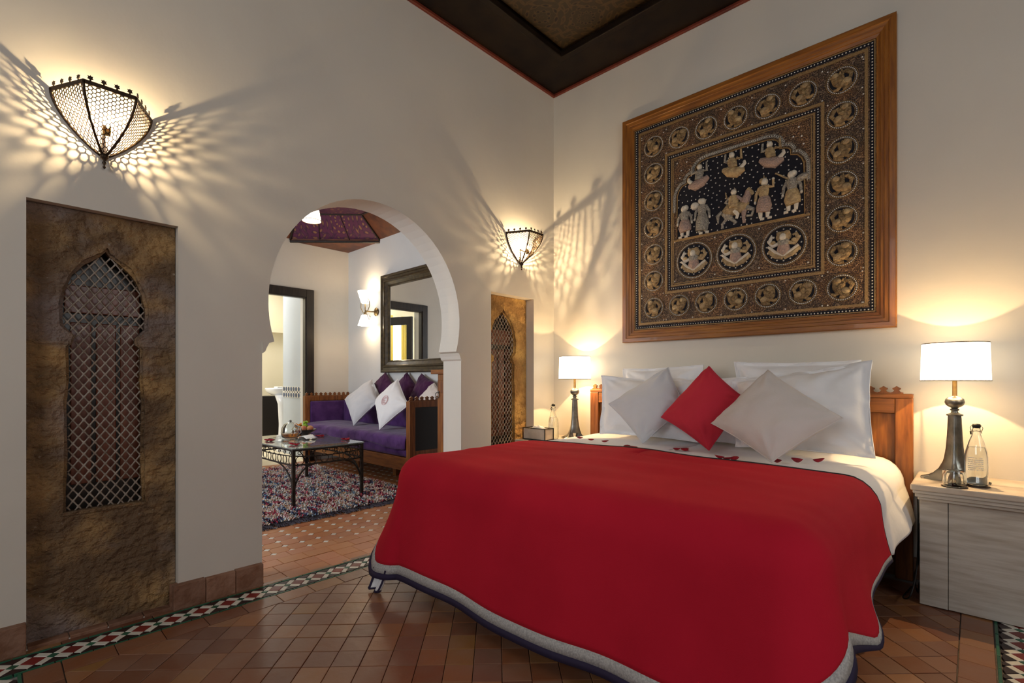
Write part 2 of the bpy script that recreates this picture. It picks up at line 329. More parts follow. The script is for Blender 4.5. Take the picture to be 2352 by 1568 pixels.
def clip_rect(poly,x0,y0,x1,y1):
    for ax,v,sg in((0,x0,1),(0,x1,-1),(1,y0,1),(1,y1,-1)):
        out=[]
        for i in range(len(poly)):
            a,b=poly[i-1],poly[i]; da=(a[ax]-v)*sg; db=(b[ax]-v)*sg
            if (da<0)!=(db<0): t=da/(da-db); out.append((a[0]+(b[0]-a[0])*t,a[1]+(b[1]-a[1])*t))
            if db>=0: out.append(b)
        poly=out
        if len(poly)<3: return []
    return poly
def parea(p): return abs(sum(p[i-1][0]*p[i][1]-p[i][0]*p[i-1][1] for i in range(len(p))))/2
# ---------------------------------------------------------------- room shell
WX=-2.68; WB=-2.88; HY=3.38; CZ=3.53; FX=-6.35; SY=3.43; SZ=2.82
def onW(a,b,h): return (WX-h,a,b)          # plane of the left wall: a = y, b = z, h = depth into the wall
AC=1.65
arch=[(.967,0),(.967,1.205),(.985,1.225),(1.0,1.243),(1.024,1.252)]
arch+=[(AC+.652*cos(math.radians(t)),1.46+.685*sin(math.radians(t))) for t in [197.5-i*215/44 for i in range(45)]]
arch+=[(2.276,1.252),(2.295,1.243),(2.30,1.225),(2.317,1.205),(2.317,0)]
# wall with arch: floor-cut outline, two niche holes
outer=[(-2.6,0)]+arch+[(3.38,0),(3.38,CZ),(-2.6,CZ)]
n1=(.10,.004,.60,1.76); n2=(2.617,.004,3.114,1.725)
g=G(); g.plate(outer,[[(a,b),(c,b),(c,d),(a,d)] for a,b,c,d in (n1,n2)],onW,0,.2)
wall_left=struct(g.build('wall_left','plaster'))
g=G(); g.box(WB,HY,0,2.72,HY+.18,CZ+.1); wall_back=struct(g.build('wall_back','plaster'))
g=G(); 
def onF(a,b,h): return (a,-2.6-h,b)
g.plate([(WB,0),(2.72,0),(2.72,CZ),(WB,CZ)],[[(-1.45,1.5),(.25,1.5),(.25,3.2),(-1.45,3.2)]],onF,0,.15); struct(g.build('wall_front','plaster'))
g=G(); g.plate([(-2.6,0),(3.38,0),(3.38,CZ),(-2.6,CZ)],[[(.15,1.5),(1.65,1.5),(1.65,3.2),(.15,3.2)]],lambda a,b,h:(2.6+h,a,b),0,.15); struct(g.build('wall_right','plaster'))
def win(name,poly,fn,mull):
    r=struct(bpy.data.objects.new(name,None)); C.objects.link(r); x0,z0,x1,z1=poly
    g=G(); g.plate([(x0,z0),(x1,z0),(x1,z1),(x0,z1)],[[(x0+.06,z0+.06),(x1-.06,z0+.06),(x1-.06,z1-.06),(x0+.06,z1-.06)]],fn,.03,.09); g.build('window_frame','walnut',r)
    g=G()
    for i in range(1,mull): 
        x=x0+(x1-x0)*i/mull; g.prism([(x-.02,z0+.05),(x+.02,z0+.05),(x+.02,z1-.05),(x-.02,z1-.05)],fn,.045,.08)
    g.build('mullion','walnut',r); return r
win('window_1',(-1.45,1.5,.25,3.2),onF,2); win('window_2',(.15,1.5,1.65,3.2),lambda a,b,h:(2.6+h,a,b),2)
# sitting room shell
g=G(); g.box(FX,SY,0,WB,SY+.15,3.3); struct(g.build('wall_sofa','plaster_white'))
D0,D1,DZ=2.06,2.93,2.23
g=G(); g.plate([(-1.2,0),(D0+.06,0),(D0+.06,DZ-.07),(D1-.06,DZ-.07),(D1-.06,0),(SY,0),(SY,3.3),(-1.2,3.3)],[],lambda a,b,h:(FX-h,a,b),0,.25); struct(g.build('wall_far','plaster'))
g=G(); g.plate([(FX,0),(WB,0),(WB,3.3),(FX,3.3)],[[(-5.4,.8),(-3.4,.8),(-3.4,2.6),(-5.4,2.6)]],lambda a,b,h:(a,-1.1-h,b),0,.12); struct(g.build('wall_sitting_front','plaster_white'))
win('window_3',(-5.4,.8,-3.4,2.6),lambda a,b,h:(a,-1.1-h,b),3)
# bathroom shell
g=G(); g.box(-8.75,-.1,0,-8.6,3.9,2.8); struct(g.build('wall_bath_far','plaster_warm'))
g=G(); g.box(-7.32,D1,0,FX-.25,D1+.9,2.8); struct(g.build('wall_bath_pier','plaster_cool_light'))
g=G(); g.box(-8.75,3.75,0,-7.32,3.9,2.8); struct(g.build('wall_bath_back','plaster_white'))
g=G(); g.box(-8.75,-.1,2.7,FX-.25,3.9,2.8); struct(g.build('ceiling_bath','plaster_white'))
g=G(); g.plate([(-8.75,0),(FX-.25,0),(FX-.25,2.8),(-8.75,2.8)],[[(-8.2,.9),(-7.0,.9),(-7.0,2.4),(-8.2,2.4)]],lambda a,b,h:(a,.1-h,b),0,.12); struct(g.build('wall_bath_front','plaster_white'))
g=G(); g.box(-8.6,2.3,1.84,-8.42,3.75,1.92); struct(g.build('trim_1','plaster_warm',smooth=False))
# ceiling
ceil=struct(G().box(WX-.2,-2.75,CZ+.10,2.75,HY+.18,CZ+.16).build('ceiling','ceil_border'))
g=G(); B=.36
def rr(x0,y0,x1,y1): return [(x0,y0),(x1,y0),(x1,y1),(x0,y1)]
fz=lambda a,b,h:(a,b,h)
g.plate(rr(WX,-2.6,2.6,HY),[rr(WX+B,-2.6+B,2.6-B,HY-B)],fz,CZ,CZ+.1); g.build('border_board','ceil_border',ceil)
g=G(); g.plate(rr(WX+B-.03,-2.6+B-.03,2.6-B+.03,HY-B+.03),[rr(WX+B+.02,-2.6+B+.02,2.6-B-.02,HY-B-.02)],fz,CZ-.012,CZ+.03); g.build('inner_moulding','ceil_border',ceil,bevel=.006)
k=0; nx=5
for i in range(nx):      # painted boards of the tray
    x0=WX+B+.02+(2.6-B-.02-WX-B-.02)*i/nx; x1=WX+B+.02+(2.6-B-.02-WX-B-.02)*(i+1)/nx
    G().box(x0+.0015,-2.6+B,CZ+.05,x1-.0015,HY-B,CZ+.07).build('painted_panel','ceil_paint',ceil)
for nm,b in (('trim_2',(WX,-2.6,CZ-.022,WX+.022,HY,CZ+.0)),('trim_3',(WX+.022,HY-.022,CZ-.022,2.6,HY,CZ))):
    struct(G().box(*b).build(nm,'ceil_edge',bevel=.004))
# sitting room ceiling: flat border, dark line, hipped painted panels
c2=struct(G().box(FX-.25,-1.2,3.30,WB,SY+.15,3.36).build('ceiling.001','ceil2_border'))
y0,y1,x0,x1,cc=-1.1,SY,FX,WB,.80; ym,yn=y0+cc,y1-cc; xm_,xn=x0+cc,x1-cc
lo=[(xn,y1),(x1,yn),(x1,ym),(xn,y0),(xm_,y0),(x0,ym),(x0,yn),(xm_,y1)]; q_=.42; e_=cc-.38
hi=[(x1-q_-e_,y1-q_+.14),(x1-q_+.14,y1-q_-e_),(x1-q_+.14,y0+q_+e_),(x1-q_-e_,y0+q_-.14),(x0+q_+e_,y0+q_-.14),(x0+q_-.14,y0+q_+e_),(x0+q_-.14,y1-q_-e_),(x0+q_+e_,y1-q_+.14)]
for k in range(8):
    a,b=lo[k],lo[(k+1)%8]; c,d=hi[(k+1)%8],hi[k]
    if k%2==0:      # flat corner triangle below the cupola
        cx_=x1 if a[0]+b[0]>x0+x1 else x0; cy_=y1 if a[1]+b[1]>y0+y1 else y0
        G().prism([a,b,(cx_,cy_)],fz,SZ,SZ+.05).build('corner_board','ceil2_border',c2)
        G().tube([(*a,SZ-.004),(*b,SZ-.004)],.016,6).build('edge_batten','darkwood',c2)
    G().add([(*a,SZ+.03),(*b,SZ+.03),(*c,3.10),(*d,3.10),(*a,SZ+.06),(*b,SZ+.06),(*c,3.13),(*d,3.13)],[(0,1,2,3),(4,7,6,5),(0,4,5,1),(1,5,6,2),(2,6,7,3),(3,7,4,0)]).build('sloped_panel','ceil2_paint' if k%2==0 else 'ceil2_border',c2)
    G().tube([(*a,SZ+.015),(*d,3.09)],.012,6).build('hip_batten','darkwood',c2)
    G().tube([(*d,3.09),(*c,3.09)],.012,6).build('edge_batten','darkwood',c2)
    for t in (.33,.66):
        p=(a[0]+(b[0]-a[0])*t,a[1]+(b[1]-a[1])*t); q=(d[0]+(c[0]-d[0])*t,d[1]+(c[1]-d[1])*t)
        G().tube([(*p,SZ+.022),(*q,3.095)],.005,5).build('panel_batten','darkwood',c2)
G().prism(hi,fz,3.095,3.14).build('centre_panel','ceil2_paint',c2)
# ---------------------------------------------------------------- floors
floor=struct(G().box(WX-.2,-2.75,-.05,2.75,HY+.18,-.010).build('floor','grout'))
def tile_me(name,poly,m,h=.010,sh=.0016,rise=0):
    cx=sum(p[0] for p in poly)/len(poly); cy=sum(p[1] for p in poly)/len(poly)
    def sk(p,d): 
        L=math.hypot(p[0]-cx,p[1]-cy); return (cx+(p[0]-cx)*(1-d/L)-cx,cy+(p[1]-cy)*(1-d/L)-cy)
    a=[sk(p,sh) for p in poly]; b=[sk(p,sh+.0022) for p in poly]; n=len(poly); g=G()
    vs=[(x,y,-h) for x,y in a]+[(x,y,-.0012) for x,y in a]+[(x,y,0) for x,y in b]
    g.add(vs,[tuple(range(2*n,3*n))]+[(i,(i+1)%n,(i+1)%n+n,i+n) for i in range(n)]+[(i+n,(i+1)%n+n,(i+1)%n+2*n,i+2*n) for i in range(n)])
    return g,(cx,cy)
def lay(parent,pieces,limit,key,stuffname):
    """pieces: (poly, material, name, share) ; nearest ones first as separate parts, rest joined"""
    pieces.sort(key=key); cache={}; rest={}
    for i,(poly,m,name,share) in enumerate(pieces):
        if i<limit:
            g,c=tile_me(name,poly,m)
            if share:
                if (share,m) not in cache: cache[(share,m)]=g.mesh(name,m)
                me=cache[(share,m)]
            else: me=g.mesh(name,m)
            inst(name,me,parent,(c[0],c[1],random.uniform(-.0008,.0008)),rot=(random.uniform(-.004,.004),random.uniform(-.004,.004),0))
        else:
            g,c=tile_me(name,poly,m); z=random.uniform(-.0008,.0008); R=rest.setdefault(m,G())
            R.add([(x+c[0],y+c[1],q+z) for x,y,q in g.v],g.f)
    for m,R in rest.items(): R.build(stuffname,m,parent,kind='stuff')
cd_=lambda p:math.hypot(sum(q[0] for q in p[0])/len(p[0]),sum(q[1] for q in p[0])/len(p[0]))
def seen(x,y):      # rank of a floor spot: in view and near first
    d=-.685*x+.728*y; r=.7286*x+.685*y
    if d<.2 or abs(r/d)>1.04 or 1.05/d*1131<560*0+ (0) : return 50
    if 1.05/d*1131>695+40: return 40
    if -2.05<x<-.3 and y>1.6: return 30
    if x>-.28 and x<.05 and y>3.02: return 20
    return d
key=lambda p: seen(sum(q[0] for q in p[0])/len(p[0]),sum(q[1] for q in p[0])/len(p[0]))
P=[]; s=.105; X0,Y0,X1,Y1=-2.387,.187,-.048,3.27
h=s/math.sqrt(2)
for i in range(-40,40):
    for j in range(-40,40):
        cx=-1.5+(i+j)*h; cy=1.6+(i-j)*h
        if not(X0-.1<cx<X1+.1 and Y0-.1<cy<Y1+.1): continue
        sq=[(cx-h,cy),(cx,cy-h),(cx+h,cy),(cx,cy+h)]; c=clip_rect(sq,X0,Y0,X1,Y1)
        if c and parea(c)>s*s*.04: P.append((c,'terra','tile','full' if len(c)==4 and abs(parea(c)-s*s)<1e-5 else None))
y=.187      # straight border row inside the mosaic band
while y<3.27:
    e=min(y+.155,3.27)
    P.append((rr(-2.493,y,-2.389,e),'terra','tile',None)); P.append((rr(-.046,y,.056,e),'terra','tile',None)); y=e
x=-2.493
while x<.05:
    e=min(x+.155,.056); P.append((rr(x,.083,e,.185),'terra','tile',None)); x=e
y=-2.5
while y<3.3:      # plain strip between band and skirting, and the outer floor toward the windows
    P.append((rr(-2.678,y,-2.648,min(y+.3,3.37)),'terra','tile',None)); y+=.3
for i in range(-24,22):
    for j in range(-24,58):
        a,b=i*.105*1.0,-2.55+j*.105
        if b+.1<-.075 and -2.6<a<2.5: P.append((rr(a,b,a+.105,b+.105),'terra','tile','sq'))
        if a>.215 and -.075<b+.05<3.3: P.append((rr(a,b,a+.105,b+.105),'terra','tile','sq'))
lay(floor,P,298,key,'far_tiles')
# mosaic band
def band(org,dir,n,rank,flip=False):
    out=[]; ox,oy=org; dx,dy=dir; px,py=-dy,dx; W=.0735; p=.11; a=.026*math.sqrt(.5)*1.0; s5=math.sqrt(.5)
    T=lambda u,v:(ox+dx*u+px*v,oy+dy*u+py*v)
    hd=.052*s5   # half diagonal of red
    for k in range(n):
        c=k*p+.055
        q=[(c-hd,0),(c,-hd),(c+hd,0),(c,hd)]
        out.append(([T(*z) for z in q],'z_red'))
        w_=.026*s5
        for sx in(-1,1):
            for sy in(-1,1):
                A=(c+sx*hd,0); B=(c,sy*hd); d=(sx*w_,sy*w_)
                out.append(([T(*A),T(*B),T(B[0]+d[0],B[1]+d[1]),T(A[0]+d[0],A[1]+d[1])],'z_white'))
        g0=c+.055; out.append(([T(g0-w_,0),T(g0,-w_),T(g0+w_,0),T(g0,w_)],'z_green'))
        e=.064
        for sy in(-1,1):
            out.append(([T(c-w_,sy*(hd+w_)),T(c,sy*hd),T(c+w_,sy*(hd+w_)),T(c+w_*.7,sy*e),T(c-w_*.7,sy*e)],'z_black'))
            out.append(([T(g0,sy*w_),T(g0+.055-w_,sy*(hd+w_)),T(g0,sy*e),T(g0-.055+w_,sy*(hd+w_))],'z_black'))
            out.append(([T(c-.055,sy*.065),T(c+.055,sy*.065),T(c+.055,sy*.075),T(c-.055,sy*.075)],'z_green'))
    res=[]
    for q,m in out:
        if sum(q[i-1][0]*q[i][1]-q[i][0]*q[i-1][1] for i in range(len(q)))<0: q=q[::-1]
        res.append((q,m,'mosaic_piece',None))
    return res
Z=band((-2.571,-.05),(0,1),30,0)+band((-2.571+.075,.005),(1,0),22,0)+band((.135,.0),(0,1),30,0)+band((-2.571,-2.35),(0,1),21,0)
lay(floor,Z,298,key,'far_mosaic')
# sitting room floor
fl2=struct(G().box(FX,-1.2,-.05,WX-.2+.235,SY+.1,-.012).build('floor.001','grout'))
P=[];Q=[]; s=.109; cq=.023
for i in range(31):
    for j in range(0,42):
        x1=-3.085-s*i; x0=x1-s; y0=1.29+s*(j-22); y1=y0+s
        if x0<FX-.05 or y0<-1.1 or y1>SY+.06: continue
        P.append(([(x0+cq,y0),(x1-cq,y0),(x1,y0+cq),(x1,y1-cq),(x1-cq,y1),(x0+cq,y1),(x0,y1-cq),(x0,y0+cq)],'terra_or','tile','oct'))
        Q.append(([(x1-cq,y0),(x1,y0-cq),(x1+cq,y0),(x1,y0+cq)],'z_white','inlay','inl'))
y=-1.0
while y<3.4:
    P.append((rr(-3.084,y,-2.99,min(y+.15,3.42)),'terra_or','tile',None)); P.append((rr(-2.99,y+.06,-2.885,min(y+.21,3.42)),'terra_or','tile',None)); y+=.15
y=.975
while y<2.31:
    e=min(y+.12,2.312); 
    for xx in (-2.883,-2.765): P.append((rr(xx,y,xx+.117,e),'terra_or','tile',None))
    y=e
def k2(p):
    x=sum(q[0] for q in p[0])/len(p[0]); y=sum(q[1] for q in p[0])/len(p[0]); a=y/-x
    if a<.34 or a>.95: return 50+abs(x)
    if x<-3.75 : return 20+abs(x)
    return abs(x)
lay(fl2,P,298,k2,'far_tiles'); lay(fl2,Q,120,k2,'far_inlays')
struct(G().box(-8.75,-.1,-.05,FX,3.9,-.002).build('floor.002','plaster_warm'))
for i in range(4): struct_=G().box(WX-.07,.104+i*.123,-.01,WX+.001,.104+(i+1)*.123-.003,.012).build('ledge_tile','terra_base',floor,bevel=.003)
# skirting tiles
def skirt(name,runs):
    r=struct(bpy.data.objects.new(name,None)); C.objects.link(r)
    for fn,a0,a1 in runs:
        n=max(1,round((a1-a0)/.14)); 
        for i in range(n):
            u0=a0+(a1-a0)*i/n; u1=a0+(a1-a0)*(i+1)/n; g=G(); hh=.112+random.uniform(-.003,.003); t=.030+random.uniform(-.002,.003)
            g.prism([(u0+.001,0),(u1-.001,0),(u1-.001,hh),(u0+.001,hh)],fn,-.002,t); g.build('tile','terra_base',r,bevel=.003)
fw=lambda a,b,h:(WX+h,a,b)
skirt('baseboard_left',[(fw,-2.5,.10),(fw,.575,.965),(fw,2.32,3.37),(lambda a,b,h:(a,.575-h+.028,b),WX-.03,WX+.0)])
skirt('baseboard_back',[(lambda a,b,h:(a,HY-h,b),WX+.03,2.55)])
skirt('baseboard_far',[(lambda a,b,h:(FX+h,a,b),-1.0,D0-.02)])
# capitals at the feet of the arch
for y0,sg in ((.967,1),(2.317,-1)):
    g=G(); g.prism([(y0,1.19),(y0+sg*.012,1.20),(y0+sg*.02,1.222),(y0+sg*.03,1.24),(y0,1.245)],lambda a,b,h:(WX-h,a,b),-.012,.212)
    g.build('capital','plaster',wall_left)
# ---------------------------------------------------------------- carved stone windows in the two niches
M['shutter']=wood('red_brown_shutter',(.30,.09,.045),(.14,.04,.02),(12,12,1.4))
def nich(loc,rect,rec,cy,label,ST):
    y0,z0,y1,z1=rect; root=thing('stone_window_screen',label,'window screen',(WX-rec,(y0+y1)/2,z0),'pierced stone windows in the wall niches')
    fn=lambda a,b,h:(WX-rec-h,a,b)
    half=[(.128,.505),(.122,.75),(.126,.95),(.118,1.05),(.120,1.19),(.104,1.205),(.100,1.235),(.118,1.255),(.136,1.275),(.139,1.36),(.128,1.43),(.107,1.49),(.078,1.53),(.045,1.558),(.018,1.58),(0,1.605)]
    full=[(cy+a,b) for a,b in half]+[(cy-a,b) for a,b in half[::-1][1:]]
    def rough(p,am): return [(a+nz(a*40,b*40,am*9)*am,b+nz(b*37,a*41,3)*am) for a,b in p]
    def dens(p,n=5): 
        o=[]
        for i in range(len(p)):
            a,b=p[i],p[(i+1)%len(p)]
            for t in range(n): o.append((a[0]+(b[0]-a[0])*t/n,a[1]+(b[1]-a[1])*t/n))
        return o
    big=[(cy+(a-cy)*1.09,b+(.014 if b>1.5 else 0)) for a,b in full]
    oc=[(y0+.002,z0),(y1-.002,z0),(y1-.002,z1-.002),(y0+.002,z1-.002)]
    g=G(); g.plate(rough(dens(oc,24),.004),[rough(dens(big,4),.006)],fn,0,.018); g.build('stone_face',ST,root,bevel=.0035)
    g=G(); g.plate(dens(oc,2),[rough(dens(full,3),.003)],fn,.0175,.055); g.build('stone_rebate',ST,root)
    # impost ledge and worn sill
    for sg in(-1,1):
        g=G(); u=cy+sg*.15; g.prism([(u-.03*sg,1.20),(u+.07*sg,1.196),(u+.08*sg,1.208),(u-.028*sg,1.214)],fn,-.004,.012); g.build('impost',ST,root,bevel=.002)
    g=G(); g.prism(rough([(cy-.14,.492),(cy+.14,.492),(cy+.138,.506),(cy-.138,.506)],.002),fn,-.006,.03); g.build('sill',ST,root,bevel=.002)
    # lattice
    def inside(a,b):
        c=False
        for i in range(len(full)):
            (x1,q1),(x2,q2)=full[i-1],full[i]
            if (q1>b)!=(q2>b) and a<(x2-x1)*(b-q1)/(q2-q1)+x1: c=not c
        return c
    g=G(); pt=.0352; step=.0145/2
    for sg in (-1,1):
        for k in range(-50,60):
            run=[]
            for t in range(0,400):
                a=cy-.15+t*step/2; b=.40+k*pt*1.37+sg*(a-cy)*1.37+(.0);
                if a>cy+.15: break
                if inside(a,b):
                    ph=(a-cy)/pt*2*PI
                    run.append((a,b,.022))
                else:
                    if len(run)>2: g.tube([fn(*q) for q in run],[.0030+.0016*abs(cos((q[0]-cy)/pt*2*PI))**3 for q in run],5)
                    run=[]
            if len(run)>2: g.tube([fn(*q) for q in run],.0036,5)
    g.build('lattice','lattice',root,smooth=True)
    # dark shutter behind
    g=G(); g.box(WX-.175,y0,z0,WX-.155,y1,z1); g.build('shutter_board','darkwood',root)
    for i in range(3):
        yy=y0+.14+i*.085; G().box(WX-.155,yy,.6,WX-.146,yy+.07,1.3).build('shutter_panel','shutter',root,bevel=.004)
    G().box(WX-.155,y0+.12,1.34,WX-.140,y1-.12,1.46).build('shutter_panel','shutter',root,bevel=.004)
    return root
nich(0,n1,.045,.347,'brown carved stone panel with pierced diamond lattice beside the arch, nearest the camera','stone')
nich(0,n2,.083,2.836,'narrow carved stone panel with lattice, warm lamplight painted into its colour, beside the bed corner, under the small sconce','stone_lamp_tint')
# ---------------------------------------------------------------- bathroom door, bathroom fittings
dr=struct(bpy.data.objects.new('door_1',None)); C.objects.link(dr)
def onFar(a,b,h): return (FX+h,a,b)
for nm,(a0,b0,a1,b1) in {'jamb_board':(D1-.10,0,D1,DZ),'jamb_board.001':(D0,0,D0+.10,DZ),'head_board':(D0+.1,DZ-.10,D1-.1,DZ)}.items():
    g=G(); g.prism(rr(a0,b0,a1,b1),onFar,-.01,.03); g.build(nm,'darkwood',dr,bevel=.006)
for nm,(a0,b0,a1,b1) in {'casing_moulding':(D1-.115,0,D1-.085,DZ-.09),'casing_moulding.001':(D0+.085,0,D0+.115,DZ-.09),'casing_moulding.002':(D0+.085,DZ-.115,D1-.085,DZ-.085)}.items():
    g=G(); g.prism(rr(a0,b0,a1,b1),onFar,-.06,.018); g.build(nm,'darkwood',dr,bevel=.006)
# opened glazed door leaf inside the bathroom
g=G(); A=Vector((-6.62,2.14,0)); Bv=Vector((-7.1,2.36,0)); u=(Bv-A).normalized(); nrm=Vector((-u.y,u.x,0)); L=(Bv-A).length
def lf(a,b,h): return tuple(A+u*a+nrm*h+Vector((0,0,b)))
g.plate(rr(0,.02,L,2.08),[rr(.1,.2,L-.1,1.95)],lf,-.02,.02); g.build('door_leaf','darkwood',dr,bevel=.004)
G().prism(rr(.1,.2,L-.1,1.95),lf,-.003,.003).build('door_pane','glass',dr)
w4=struct(bpy.data.objects.new('window_4',None)); C.objects.link(w4)
G().box(-8.61,.95,.95,-8.59,1.40,2.25).build('window_pane','day',w4)
g=G(); g.plate(rr(.9,.9,1.45,2.3),[rr(.95,.95,1.4,2.25)],lambda a,b,h:(-8.6+h,a,b),0,.03); g.build('window_frame','plaster_white',w4)
for lbl,ya,yb in (('yellow curtain hanging left of the bathroom window',.93,1.08),('yellow curtain hanging right of the bathroom window',1.28,1.44)):
    g=G(); g.grid(lambda i,j:(-8.5+.02*sin(i*26),ya+(yb-ya)*i,.8+1.55*j),28,2); tag(g.build('curtain','curtain',smooth=True,solid=.004),lbl,'curtain','bathroom curtains')
# sink
sk=thing('pedestal_sink','white ceramic pedestal sink seen through the far doorway','sink',(-7.75,3.03,0))
g=G(); 
def sr(u,v):
    a=2*PI*u; prof=[(.0,.82),(.10,.815),(.19,.83),(.25,.875),(.27,.925),(.262,.935),(.235,.93),(.21,.90),(.14,.87),(0,.865)]
    r,z=prof[int(round(v*9))]; return (-7.62+r*.85*(abs(cos(a))**.7)*(1 if cos(a)>0 else -1),3.12+r*1.15*(abs(sin(a))**.7)*(1 if sin(a)>0 else -1),z)
g.grid(sr,28,9); g.build('basin','ceramic',sk,smooth=True)
g=G(); g.lathe([(.115,0),(.11,.03),(.085,.12),(.075,.4),(.09,.7),(.13,.83)],(-7.50,3.02,0),20); g.build('pedestal','ceramic',sk,smooth=True)
g=G(); g.tube([(-7.68,3.33,.93),(-7.68,3.33,1.03),(-7.67,3.25,1.05),(-7.66,3.20,1.02)],.012,8); g.build('tap','pewter',sk,smooth=True)
tw=G(); tw.box(-7.58,2.90,.936,-7.44,3.0,.956); tag(tw.build('folded_cloth','paper',bevel=.006),'small folded white cloth on the rim of the sink','cloth')
cr=thing('dark_crate','dark openwork wooden cabinet under the sink','cabinet',(-8.25,3.15,0))
for i in range(5): G().box(-8.4,2.95+i*.09,.02,-8.38,2.98+i*.09,.8).build('slat','darkwood',cr)
for i in range(6): G().box(-8.38,2.93,.02+i*.15,-8.36,3.38,.05+i*.15).build('shelf_edge','darkwood',cr)
G().box(-8.36,2.93,.02,-8.10,3.38,.8).build('body','blackpanel',cr)
# blue and white tile band on the bathroom pier
tb=struct(bpy.data.objects.new('trim_4',None)); C.objects.link(tb)
zc=.885
G().box(-7.32,D1-.006,zc-.075,FX-.25,D1,zc+.075).build('tile_ground','z_white',tb)
me=None
for i in range(9):
    for j in range(2):
        x=-7.27+i*.082; z=zc-.042+j*.084
        g=G(); g.prism([(-.026,-.012),(-.012,-.03),(.012,-.03),(.026,-.012),(.026,.012),(.012,.03),(-.012,.03),(-.026,.012)],lambda a,b,h:(a,-h,b),0,.004)
        me=me or g.mesh('tile','z_blue'); inst('tile',me,tb,(x,D1-.006,z))
    g=G(); g.prism([(-.012,0),(0,-.012),(.012,0),(0,.012)],lambda a,b,h:(a,-h,b),0,.004); 
    o=inst('tile',g.mesh('tile','z_blue'),tb,(-7.23+i*.082,D1-.006,zc))
# ---------------------------------------------------------------- bed
XL,XR,YF=-2.20,-.275,1.42
bed=thing('bed','large wooden bed with panelled headboard and crested top against the right wall','bed',(-1.24,2.4,0))
G().box(XL+.06,YF+.1,.17,XR-.06,3.28,.30).build('bed_frame','walnut',bed,bevel=.01)
for x in (XL+.14,XR-.14):
    for y in (YF+.18,3.2): G().lathe([(.028,0),(.034,.02),(.03,.09),(.04,.13),(.04,.175)],(x,y,0),16).build('leg','walnut',bed,smooth=50)
g=G(); n=26
def matt(u,v):
    return None
g.box(XL+.02,YF+.05,.30,XR-.02,3.29,.61); g.build('mattress','linen',bed,bevel=.05)
hx0,hx1=-2.245,-.236
for a,b in ((hx0,hx0+.075),(hx1-.075,hx1)): G().box(a,3.30,0,b,3.355,.955).build('post','walnut',bed,bevel=.004)
G().box(hx0,3.298,.955,hx1,3.358,.978).build('top_rail','walnut_x',bed,bevel=.004)
G().box(hx0+.075,3.303,.875,hx1-.075,3.352,.955).build('cross_rail','walnut_x',bed,bevel=.004)
G().box(hx0+.075,3.303,.40,hx1-.075,3.352,.47).build('cross_rail','walnut_x',bed,bevel=.004)
xs=[hx0+.075+i*(hx1-hx0-.15)/5 for i in range(6)]
for i in range(5):
    a,b=xs[i]+.012,xs[i+1]-.012
    if i: G().box(xs[i]-.03,3.303,.47,xs[i]+.03,3.352,.875).build('stile','walnut',bed,bevel=.003)
    G().box(xs[i],3.325,.47,xs[i+1],3.345,.875).build('panel','walnut',bed,bevel=.004)
fb=lambda a,b,h:(a,3.352-h,b)
def crestpiece(w=.056,hh=.042):
    o=[(-w/2,0),(w/2,0),(w/2,.007),(.016,.010)]
    o+=[(.010,.020),(.017,.024),(.018,.031),(.011,.034),(0,hh),(-.011,.034),(-.018,.031),(-.017,.024),(-.010,.020),(-.016,.010),(-w/2,.007)]
    return o
g=G(); g.prism(crestpiece(),lambda a,b,h:(a,-h,b),.0,.016); cm=g.mesh('crest_finial','walnut')
x=hx0+.028
while x<hx1-.02:
    inst('crest_finial',cm,bed,(x,3.34,.977)); x+=.0562
g=G(); g.prism([(-1.62,0),(-1.15,0),(-1.15,.05),(-1.22,.085),(-1.385,.11),(-1.55,.085),(-1.62,.05)],lambda a,b,h:(a,3.348-h,.977+b),0,.022); g.build('centre_crest','walnut_x',bed,bevel=.003)
# cloth over the bed: path of the rim, rounded shoulder, falling folds
def cloth(yh,off,top,drops,foot=True,flare=1.0,R=.10):
    """returns f(s,d): s along the rim (right head end -> foot -> left head end), d 0..1 from the spine to the hem"""
    xl,xr,yf=XL-off,XR+off,YF-off; rc=.13; xm=(xl+xr)/2
    path=[]
    def add(x,y,nx,ny,kind): path.append((x,y,nx,ny,kind))
    m=40
    for i in range(m): t=i/m; add(xr,yh+(yf+rc-yh)*t,1,0,('s',t))
    if foot:
        for i in range(14): a=PI/2*i/14; add(xr-rc+rc*cos(a),yf+rc-rc*sin(a),cos(a),-sin(a),('c',i/14))
        for i in range(70): t=i/70; add(xr-rc+(xl+2*rc-xr)*t,yf,0,-1,('f',t))
        for i in range(14): a=PI/2+PI/2*i/14; add(xl+rc+rc*cos(a),yf+rc-rc*sin(a),cos(a),-sin(a),('c2',i/14))
        for i in range(m+1): t=i/m; add(xl,yf+rc+(yh-yf-rc)*t,-1,0,('s2',t))
    def hem(kind):
        k,t=kind; hs,hf=drops
        if k=='s': return (hs+(.27-hs)*max(0,min(1,(t-.35)/.37))**2+.05*max(0,(t-.75)/.25)) if foot else hs
        if k=='c': return .32+(.15-.32)*t
        if k=='f': return .15+(hf-.15)*min(1,t/.12) if t<.12 else hf+.012*sin(t*9)
        if k=='c2': return hf+(.30-hf)*max(0,(t-.35)/.65)
        return .27+(hs-.27)*min(1,t/.35)
    return path,hem,xm
